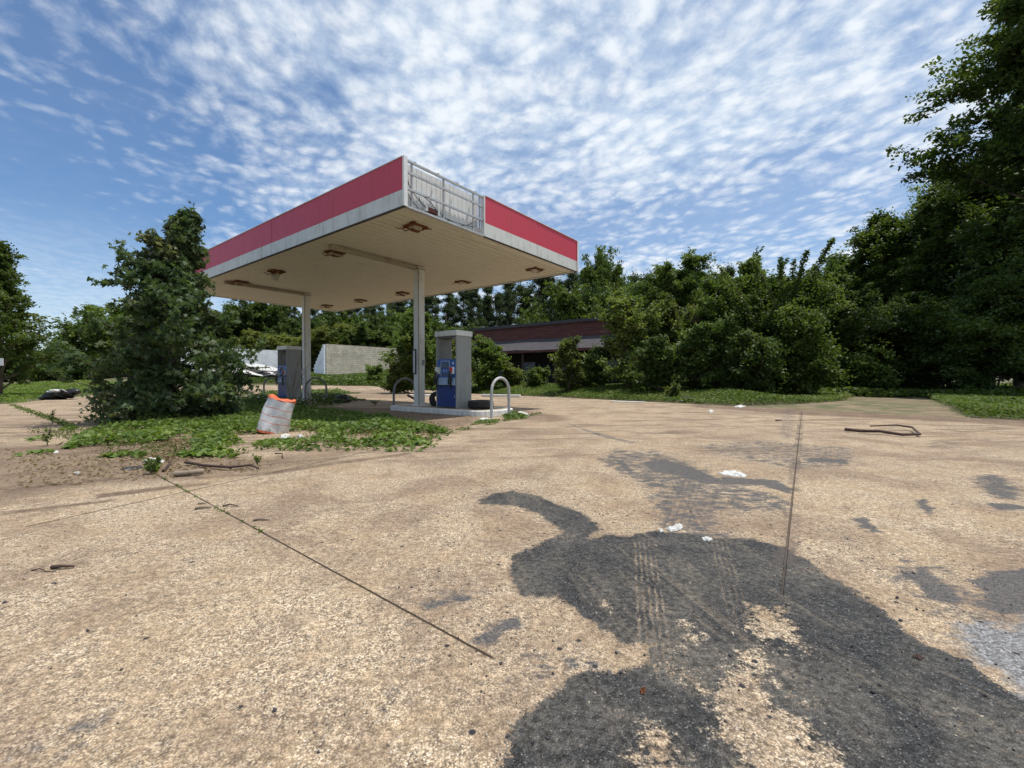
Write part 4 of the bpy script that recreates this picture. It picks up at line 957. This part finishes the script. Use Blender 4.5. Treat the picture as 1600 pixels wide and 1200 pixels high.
# understory, near wood edge
SPEC = [(1345, 25, 500, 2.6, L_dark, 'dark bush at the foot of the wood, above the mouth of the dirt track'), (1410, 24, 470, 2.8, L_dark, 'dark bush at the foot of the wood behind the dirt track'),
        (1475, 22, 480, 2.8, L_mid, 'bush with sunlit top at the foot of the wood, second from the right'), (1555, 19.5, 455, 3.0, L_dark, 'large dark bush at the right edge of the photo'),
        (1320, 23, 560, 1.6, L_vine, 'bright vine covered mound between the big shrubs and the wood'), (1365, 21.5, 575, 1.3, L_vine, 'low bright vine mound beside the dirt track'),
        # big shrubs before the building
        (985, 23.5, 462, 2.0, L_light, 'pale leaved vine draped shrub hiding the middle of the awning'), (1062, 42, 410, 4.2, L_mid, 'rounded green tree rising above the dark red roof'),
        (1130, 24, 466, 2.6, L_mid, 'shrub covering the right end of the dark red roof'), (1050, 24.5, 478, 2.2, L_light, 'loose green shrub between the pale vine draped shrub and the roof end'), (1185, 21.5, 418, 2.6, L_mid, 'tall shrub right of the dark red building'),
        (1290, 24, 432, 2.4, L_dark, 'dark shrub between the long shoots and the wood'), (1100, 20.5, 515, 1.9, L_dark, 'dark low shrub in the shade before the right end of the building'),
        (1030, 20.8, 540, 1.5, L_dark, 'low dark shrub at the foot of the pale vine draped shrub'), (1175, 18.8, 530, 1.8, L_dark, 'low dark shrub at the verge before the tall shrub'),
        (1255, 18.5, 545, 1.5, L_mid, 'low green shrub where the verge meets the dirt track'),
        (888, 24.5, 533, 1.05, L_light, 'upright bright bush before the awning, right of the grey hoop'), (930, 25, 550, 1.1, L_dark, 'dark low bush between the upright bright bush and the pale shrub'),
        (762, 32, 535, 1.5, L_mid, 'leafy bush right behind the nearer pump'), (800, 33, 575, 1.1, L_light, 'small pale bush before the dark porch'), (838, 31, 580, 1.0, L_mid, 'small round bush under the awning, left of the upright bright bush'),
        (712, 31, 530, 1.4, L_light, 'bright bush seen through the opening of the nearer pump'), (652, 31, 498, 1.9, L_mid, 'young tree directly behind the nearer column'), (618, 30, 568, .8, L_light, 'small bright sapling before the tan block wall'),
        (588, 40, 574, .9, L_mid, 'little round bush at the foot of the tan block wall'), (1052, 18.5, 600, .35, L_light, 'small weed bush on the verge before the low dark shrubs')]
def rand_shoots(H, rad):
    def f(rng, wood):
        P = []
        for k in range(16):
            a = rng.random()*6.28; rr_ = rad*rng.uniform(.1, 1.0); h0 = H*rng.uniform(.3, .74); L = H*rng.uniform(.16, .34)*(1.1-rr_/rad*.4)
            d = np.array([math.cos(a), math.sin(a), 0]); A_ = d*rr_*.6 + [0, 0, h0]; E = A_ + d*L*rng.uniform(.35, 1.1) + [0, 0, L*.9]; M_ = (A_+E)/2 + [0, 0, .12*L]
            q = [Vector((1-s)**2*A_ + 2*s*(1-s)*M_ + s*s*E) for s in np.linspace(0, 1, 5)]
            wood.tube(q, [.022, .018, .014, .01, .006], 4, False)
            n = int(110*L); s = rng.random(n)[:, None]
            P.append((1-s)**2*A_ + 2*s*(1-s)*M_ + s*s*E + rng.normal(size=(n, 3))*.11*(1.3-s*.8))
        return wood, np.concatenate(P)
    return f
for i, (px, Yd, ty, rad, lm, lab) in enumerate(SPEC):
    H = max(.5, HatY(ty, Yd)); X_ = XatY(px, Yd); nl = 20 if rad > 1.2 else 12
    if Yd < 28 and px > 850: Yd += 2.4; X_ = XatY(px, Yd); H = max(.5, HatY(ty, Yd))
    H -= Z0(X_, Yd); rad *= .88; H *= 1.04
    kw = dict(stems=3, t0=.04, elev=(.1, 1.15), nt=14, nleaf=int(min(44000, 3000*rad*H)), spread=.05+.035*rad, r0=.03+.02*rad, uneven=.75, up=.55, curve=.2, twl=.4)
    extra = rand_shoots(H, rad) if rad > 1.1 and i > 5 and px != 1062 else None
    tree('shrub' if H < 5 else 'small_tree', lab, 'shrub' if H < 5 else 'tree', (X_, Yd, Z0(X_, Yd)-.05), 200+i, H*.96, rad, p_bush, lm, .10+.004*Yd-.02, nl=nl, extra=extra, **kw)
# the shrub with long arching shoots
def shoots(rng, wood):
    P = []
    for (dx, dz0, dx1, dz1, n) in ((.2, 4.2, 1.6, 7.5, 900), (-.4, 4.2, .35, 6.9, 600), (-1.2, 4, -.95, 6.6, 500), (-.6, 4, -.25, 6.5, 300), (-1.6, 4, -2.3, 6.4, 350), (-3.4, 3.5, -4.0, 6.2, 350), (.9, 4, 2.0, 6.1, 300)):
        a = np.array([dx*.6, -.2, dz0]); e = np.array([dx1, -.4, dz1]); m_ = (a+e)/2 + np.array([0, 0, .35])
        pts = [Vector((1-s)**2*a + 2*s*(1-s)*m_ + s*s*e) for s in np.linspace(0, 1, 7)]
        wood.tube(pts, [.03-.0035*i for i in range(7)], 5, False)
        s = rng.random(n)[:, None]; c = (1-s)**2*a + 2*s*(1-s)*m_ + s*s*e
        P.append(c + rng.normal(size=(n, 3))*np.array([.10, .12, .10])*(1.3-s*.8))
    return wood, np.concatenate(P)
tree('shrub', 'tall shrub sending long leafy shoots up against the sky', 'shrub', (XatY(1240, 22), 22, .35), 300, 5.2, 2.1, p_bush, L_mid, .15, nl=22, extra=shoots, rz=0, stems=3, t0=.04, elev=(.1, 1.2), nt=9, nleaf=38000, spread=.2, r0=.08, uneven=.5, up=.55, curve=.25, twl=.4)

# pine wood at the back
pines = []
for i in range(5):
    pines.append(tree('pine_tree', 'slender pine in the dense wood behind the station', 'tree', (0, 0, 0), 400+i, 17.5+i*.6, 2.9, p_pine, L_pine, .36, nl=26, group='pines of the wood behind the station', bark=M_barkp,
                      t0=.5 if i % 2 else .12, elev=(-.1, .8), nt=6, nleaf=5600 if i % 2 else 7600, spread=.30, r0=.2, uneven=.9, aspect=.4, up=.3, curve=.1, twl=.25))
slots = []
rr = random.Random(5); px = 376
while px < 1150:
    slots.append((px + rr.uniform(-5, 5), rr.uniform(76, 84))); px += rr.uniform(9, 15)
px = 372
while px < 1150:
    slots.append((px + rr.uniform(-6, 6), rr.uniform(88, 100))); px += rr.uniform(12, 20)
TOP = [(370, 492), (460, 478), (560, 472), (660, 462), (760, 452), (850, 443), (905, 436), (940, 425), (975, 440), (1050, 440), (1150, 430)]
for i, (px, Yd) in enumerate(slots):
    ty = float(np.interp(px, [a for a, _ in TOP], [c for _, c in TOP])) + rr.uniform(-12, 24)
    X_ = XatY(px, Yd); z = Z0(X_, Yd)-.1; H = HatY(ty, Yd) - z; pr = pines[i % 5]; sc = H/(17.5+(i % 5)*.6)
    if i < 5: pr.location = (X_, Yd, z); pr.scale = (sc, sc, sc); pr.rotation_euler = (0, 0, rr.random()*6)
    else: place(pr, (X_, Yd, z), rr.random()*6, (sc*rr.uniform(.85, 1.2), sc*rr.uniform(.85, 1.2), sc))
# broadleaf understory and mid trees in front of the pines
mids = []
for i, lm in enumerate((L_dark, L_mid, L_yel, L_dark)):
    mids.append(tree('broadleaf_tree', 'x', 'tree', (0, 0, -50), 500+i, 8, 3.1, p_oval, lm, .34, nl=30, t0=.1, elev=(.0, 1.1), nt=11, nleaf=13000, spread=.2, r0=.16, uneven=.5, up=.55, twl=.4))
cnt = {}
LAB = {0: 'dark bushy tree at the foot of the pine wood', 1: 'fresh green tree at the foot of the pine wood', 2: 'yellowish green shrub behind the ruined block walls', 3: 'dark bushy tree at the foot of the pine wood'}
GRP = {0: 'dark trees along the foot of the pine wood', 1: 'green trees along the foot of the pine wood', 2: 'yellowish shrubs behind the ruins', 3: 'dark trees along the foot of the pine wood'}
ML = []
px = 366
while px < 1180:
    ML.append((px, rr.uniform(64, 70), rr.choice((500, 508, 516)) + (10 if px > 640 else 0), rr.choice((0, 0, 1, 3)))); px += rr.uniform(16, 26)
px = 345
while px < 780:
    ML.append((px, rr.uniform(55, 60), rr.uniform(518, 540), rr.choice((0, 1, 3, 3)))); px += rr.uniform(22, 34)
ML += [(395, 56, 524, 2), (432, 55, 530, 2), (462, 54, 533, 2), (500, 54, 520, 2), (535, 56, 515, 2), (560, 55, 520, 1), (600, 56, 515, 0), (930, 58, 432, 1), (948, 60, 424, 1), (880, 55, 470, 1), (340, 60, 500, 0), (365, 66, 486, 0), (400, 66, 482, 3), (430, 68, 480, 0),
       (1000, 52, 455, 0), (1090, 48, 440, 0), (1160, 45, 440, 3), (1230, 42, 460, 0), (1290, 40, 462, 0)]
used = set()
for (px, Yd, ty, k) in ML:
    X_ = XatY(px, Yd); z = Z0(X_, Yd)-.3; H = HatY(ty, Yd)-z; sc = H/8.6; sw = min(1.35, max(.7, sc*.85)) if px not in (930, 948) else .85
    if k in used: o = place(mids[k], (X_, Yd, z), rr.random()*6, (sw, sw, sc))
    else:
        used.add(k); o = mids[k]; o.location = (X_, Yd, z); o.rotation_euler = (0, 0, rr.random()*6); o.scale = (sw, sw, sc)
    o['label'] = LAB[k]; o['group'] = GRP[k]
# far left tree line
FL = [(60, 60, 556), (85, 70, 562), (105, 62, 558), (118, 58, 548), (138, 52, 522), (156, 50, 508), (176, 56, 512), (195, 60, 510), (225, 62, 500), (260, 60, 500), (300, 62, 500), (20, 66, 545), (-20, 60, 540), (-60, 62, 520)]
for (px, Yd, ty) in FL:
    X_ = XatY(px, Yd); H = HatY(ty, Yd)-Z0(X_, Yd)+.3; sc = H/8
    o = place(mids[1], (X_, Yd, Z0(X_, Yd)-.3), rr.random()*6, (max(sc, .7)*1.15, max(sc, .7)*1.15, sc), 'distant green tree along the horizon at the left', 'distant trees at the left')
px = -260
while px < 330:
    Yd = rr.uniform(110, 130); X_ = XatY(px, Yd); sc = rr.uniform(.5, .75); place(mids[1], (X_, Yd, Z0(X_, Yd)-.3), rr.random()*6, (1.6, 1.6, sc), 'distant green tree along the horizon at the left', 'distant trees at the left'); px += 34
if 0:
    pass

# ------------------------------------------------------------------ ground cover
def scatter(poly, n, rng, zmax, zf=None, patch=.0, pscale=1.0, hpow=1.3):
    poly = np.asarray(poly, float); lo = poly.min(0); hi = poly.max(0); out = []
    tot = 0
    ph = rng.random((8, 2))*6.28; fr_ = rng.normal(size=(8, 2))*pscale
    while tot < n:
        p = rng.random((n*2, 2))*(hi-lo)+lo
        sd = poly_sd(poly, p[:, 0], p[:, 1])[0]
        f = sum(np.sin(p @ fr_[i] + ph[i, 0]) for i in range(8))/4
        ok = (sd + f*.75*min(1, patch*3) > rng.random(len(p))*.25) & (f > -2+patch*1.6*rng.random(len(p)) + 0) & ((f > patch*2-1.2) | (rng.random(len(p)) < .35))
        p = p[ok]; f = f[ok]; sd = sd[ok]
        h = zmax*(.35+.65*np.clip(.5+f*.5, 0, 1))*np.clip(sd*1.5+.25, .2, 1)
        z = h*rng.random(len(p))**(1/hpow)
        out.append(np.column_stack([p, z + gz(p[:, 0], p[:, 1]) + .01])); tot += len(p)
        if len(out) > 40: break
    return np.concatenate(out)[:n]
rng = np.random.default_rng(77)
def cover(name, label, cat, P, size, m, shape='round', aspect=.8, up=1.0):
    o = leaf_mesh(name, P, size*rng.uniform(.6, 1.3, len(P)), m, rng, up, aspect, shape); return tag(o, label, cat, kind='stuff')
VINE = gp((98, 695), (108, 676), (170, 672), (215, 660), (250, 648), (330, 642), (420, 634), (520, 642), (600, 655), (650, 664), (700, 673), (690, 684), (625, 698), (560, 698), (500, 692), (455, 675), (405, 683), (370, 700), (330, 716), (300, 712), (275, 692), (240, 694), (215, 714), (160, 706))
P = scatter(VINE, 21000, rng, .20, patch=.5, pscale=2.6)
cover('vine_patch', 'bright green creeping vines spreading over the concrete around the drum and the leafy tree', 'vines', P, .08*rng.uniform(.55, 1.3, len(P)), L_vine, 'round')
P = scatter(VINE, 9000, rng, .34, patch=.4, pscale=2.0)
cover('grass_blades', 'thin grass blades growing up through the vine patch', 'grass', P, .10, L_grass, 'quad', .13, .0)
P = scatter(VINE, 2500, rng, .12, patch=.2)
cover('dead_leaves', 'dry dead leaves caught in the vine patch', 'dead leaves', P, .06, L_dry, 'quad', .5, 1)
P = scatter(gp((360, 632), (400, 618), (430, 613), (540, 613), (556, 628), (520, 634), (450, 638), (380, 640)), 9000, rng, .35, patch=.4)
cover('vine_patch', 'shaded vines around the farther pump island', 'vines', P, .10, L_vine)
P = np.concatenate([scatter(gp((470, 688), (560, 700), (690, 688), (700, 680), (600, 706), (480, 706)), 250, rng, .08, patch=.5), scatter(gp((440, 690), (470, 690), (520, 705), (450, 706)), 60, rng, .07),
                    scatter(gp((782, 655), (790, 640), (806, 645), (830, 652), (815, 657)), 700, rng, .22), scatter(gp((735, 665), (745, 658), (782, 656), (780, 660)), 180, rng, .08),
                    scatter(gp((225, 735), (232, 722), (250, 722), (245, 740)), 220, rng, .16)])
cover('weeds', 'scattered small weeds along the island end and the edge of the vine patch', 'weeds', P, .07, L_vine)
# verge
VERGE = [tuple(p) for p in [(13.6, 11.4), (10.3, 15.3), (6.4, 20.2), (2.1, 25.5), (-2.2, 30.3), (-5, 34.5), (-4, 39), (2, 36), (8, 29), (14, 24.5), (20, 24), (30, 20), (30, 12)]]
P = scatter(VERGE, 120000, rng, .34, patch=.12, pscale=.8)
k = poly_sd(PATH, P[:, 0], P[:, 1])[0] < rng.normal(size=len(P))*.12 - .05
P = P[k]
cover('verge_weeds', 'low green weeds and grass along the verge in front of the bushes', 'weeds', P, .12, L_grass, 'quad', .5, .8)
P = scatter([(-2, 31), (-6, 35.5), (-12, 38), (-30, 39), (-34, 52), (-12, 53), (-4, 44), (0, 38)], 70000, rng, .45, patch=.15, pscale=.6)
cover('bank_vines', 'bright green weeds on the bank below the ruined walls', 'weeds', P, .20, L_vine, 'quad', .7, .9)
P = scatter([(-21.2, 18.6), (-26.2, 27.3), (-27.5, 33), (-31, 39), (-60, 45), (-60, 17), (-30, 17.4)], 60000, rng, .3, patch=.3, pscale=.5)
cover('field_grass', 'rough grass field at the left behind the forecourt', 'grass', P, .17, L_grass, 'quad', .35, .3)
P = scatter([(12, 26), (30, 14), (45, 14), (45, 40), (14, 34)], 50000, rng, .6, patch=.2, pscale=.5)
cover('undergrowth', 'dense undergrowth on the floor of the wood at the right', 'undergrowth', P, .22, L_mid, 'quad', .7, .8)
# grassy joint at the left
p, q_ = G(18, 634), G(112, 668); s_ = rng.random(900)**1.4
P = np.column_stack([q_.x+(p.x-q_.x)*s_ + rng.normal(size=900)*.05, q_.y+(p.y-q_.y)*s_+rng.normal(size=900)*.05, rng.random(900)*.09])
s_ = np.concatenate([np.repeat(rng.random(40), 12)]); p, q_ = G(600, 700), G(850, 645)
sp_ = [G(a, c) for a, c in ((405, 703), (418, 702), (425, 700), (441, 704), (452, 699), (468, 702), (380, 708))]
PS = np.concatenate([np.array(v)[None] + np.abs(rng.normal(size=(26, 3)))*np.array([.05, .05, .04])*rng.choice([-1, 1], (26, 3))*np.array([1, 1, 0]) + np.array([0, 0, 1])*rng.random((26, 1))*.09 for v in sp_])
P2 = np.column_stack([q_.x+(p.x-q_.x)*s_+rng.normal(size=480)*.05, q_.y+(p.y-q_.y)*s_+rng.normal(size=480)*.05, rng.random(480)*.06])
s_ = np.repeat(rng.random(14), 10); p, q_ = G(255, 748), G(420, 838)
P3 = np.column_stack([q_.x+(p.x-q_.x)*s_+rng.normal(size=140)*.012, q_.y+(p.y-q_.y)*s_+rng.normal(size=140)*.012, rng.random(140)*.02])
o = cover('joint_weeds', 'thin weeds rooted in the joints of the slabs', 'weeds', np.concatenate([P, P2, PS]), .06, L_vine, 'quad', .4, .3)
o = cover('joint_weeds', 'tiny weeds in the long joint below the log', 'weeds', P3, .022, L_grass, 'quad', .5, .3)
# leaf litter and crumbs of dirt
P = np.concatenate([scatter(gp((230, 690), (300, 684), (370, 712), (250, 728), (200, 722)), 1400, rng, .02), scatter(gp((0, 700), (200, 715), (420, 715), (450, 735), (250, 750), (0, 770)), 900, rng, .01), scatter(gp((420, 640), (760, 645), (740, 668), (420, 668)), 700, rng, .015)])
cover('leaf_litter', 'dry brown leaf litter and twigs on the dirt around the vine patch', 'litter', P, .05, L_dry, 'quad', .5, 1.2)
# loose stones
b = MB(); r = random.Random(9)
for i in range(420):
    if i < 260: px, py = r.uniform(700, 1600), 780+ (r.random()**1.2)*400
    else: px, py = r.uniform(0, 1600), 700+(r.random())*480
    p = G(px, py); s = r.uniform(.003, .0075)*(1.6 if r.random() < .12 else 1)
    M = rotm((r.random()*6, r.random()*6, r.random()*6)); vs = [M @ Vector((a*s, c*s*.8, d*s*.6)) + Vector((p.x, p.y, s*.4)) for a, c, d in ((1, 0, 0), (0, 1, 0), (-1, 0, 0), (0, -1, 0), (0, 0, 1), (0, 0, -1))]
    b.cur = 0 if r.random() < .7 else 1
    b.add(vs, [(0, 1, 4), (1, 2, 4), (2, 3, 4), (3, 0, 4), (1, 0, 5), (2, 1, 5), (3, 2, 5), (0, 3, 5)])
o = b.build('loose_stones', [M_roofd, M_slab]); tag(o, 'dark crumbs and small stones strewn over the concrete', 'stones', kind='stuff')

# dead weeds before the farther pump; weeds standing on the slab
def stalks(name, label, loc, n, H, sp, m, seed, leaf=None, nleaf=0, r=.006):
    rg = np.random.default_rng(seed); t = thing(name, label, 'weed', loc); b = MB(); P = []
    for i in range(n):
        a = rg.random()*6.28; l = rg.uniform(.4, 1)*sp; h = H*rg.uniform(.6, 1)
        q = [Vector((math.cos(a)*l*s**1.6, math.sin(a)*l*s**1.6, h*s)) for s in (0, .35, .7, 1)]
        b.tube(q, [r, r*.8, r*.6, r*.3], 4, False)
        for j in range(5):
            s = rg.uniform(.4, .95); k = min(int(s*3), 2); c = q[k].lerp(q[k+1], s*3-k); a2 = a+rg.normal()*1.2; e = c + Vector((math.cos(a2)*.18, math.sin(a2)*.18, .16))*rg.uniform(.5, 1.3)*H
            b.tube([c, c.lerp(e, .5)+Vector((0, 0, .01)), e], [r*.5, r*.4, r*.2], 3, False)
        if nleaf:
            s = rg.random(nleaf)[:, None]; P.append(np.array(q[1])[None]*(1-s)+np.array(q[3])[None]*s + rg.normal(size=(nleaf, 3))*.05*H)
    b.build('stem', m, t)
    if nleaf: leaf_mesh('foliage', np.concatenate(P), .06, leaf, rg, .3, .4, parent=t)
    return t
p = G(455, 640); stalks('dead_weed', 'tall dry dead weed stalks in front of the farther pump', (p.x, p.y, 0), 16, 2.0, .8, M_wood, 1, r=.008)
p = G(485, 638); stalks('dead_weed', 'shorter dry weed stalks in front of the farther column', (p.x, p.y, 0), 9, 1.1, .4, M_wood, 2, r=.007)
p = G(74, 697); stalks('weed_stalk', 'single upright weed on the slab left of the vine patch', (p.x, p.y, 0), 3, .32, .05, M_bark, 3, L_grass, 14)
p = G(82, 663); stalks('weed_stalk', 'small upright weed growing from the grassy joint at the left', (p.x, p.y, 0), 3, .34, .08, M_bark, 4, L_grass, 16)
p = G(402, 728); stalks('weed_stalk', 'tiny weed beside the end of the bent dead branch', (p.x, p.y, 0), 4, .16, .05, M_bark, 5, L_grass, 8, r=.003)
p = G(236, 741); stalks('weed_stalk', 'green weed growing by the crumpled white plastic', (p.x, p.y, 0), 7, .2, .1, M_bark, 6, L_vine, 16, r=.003)
p = G(545, 632); stalks('weed_stalk', 'low weed right of the black plastic bag', (p.x+1.2, p.y-.3, 0), 9, .2, .3, M_bark, 7, L_grass, 16, r=.003)
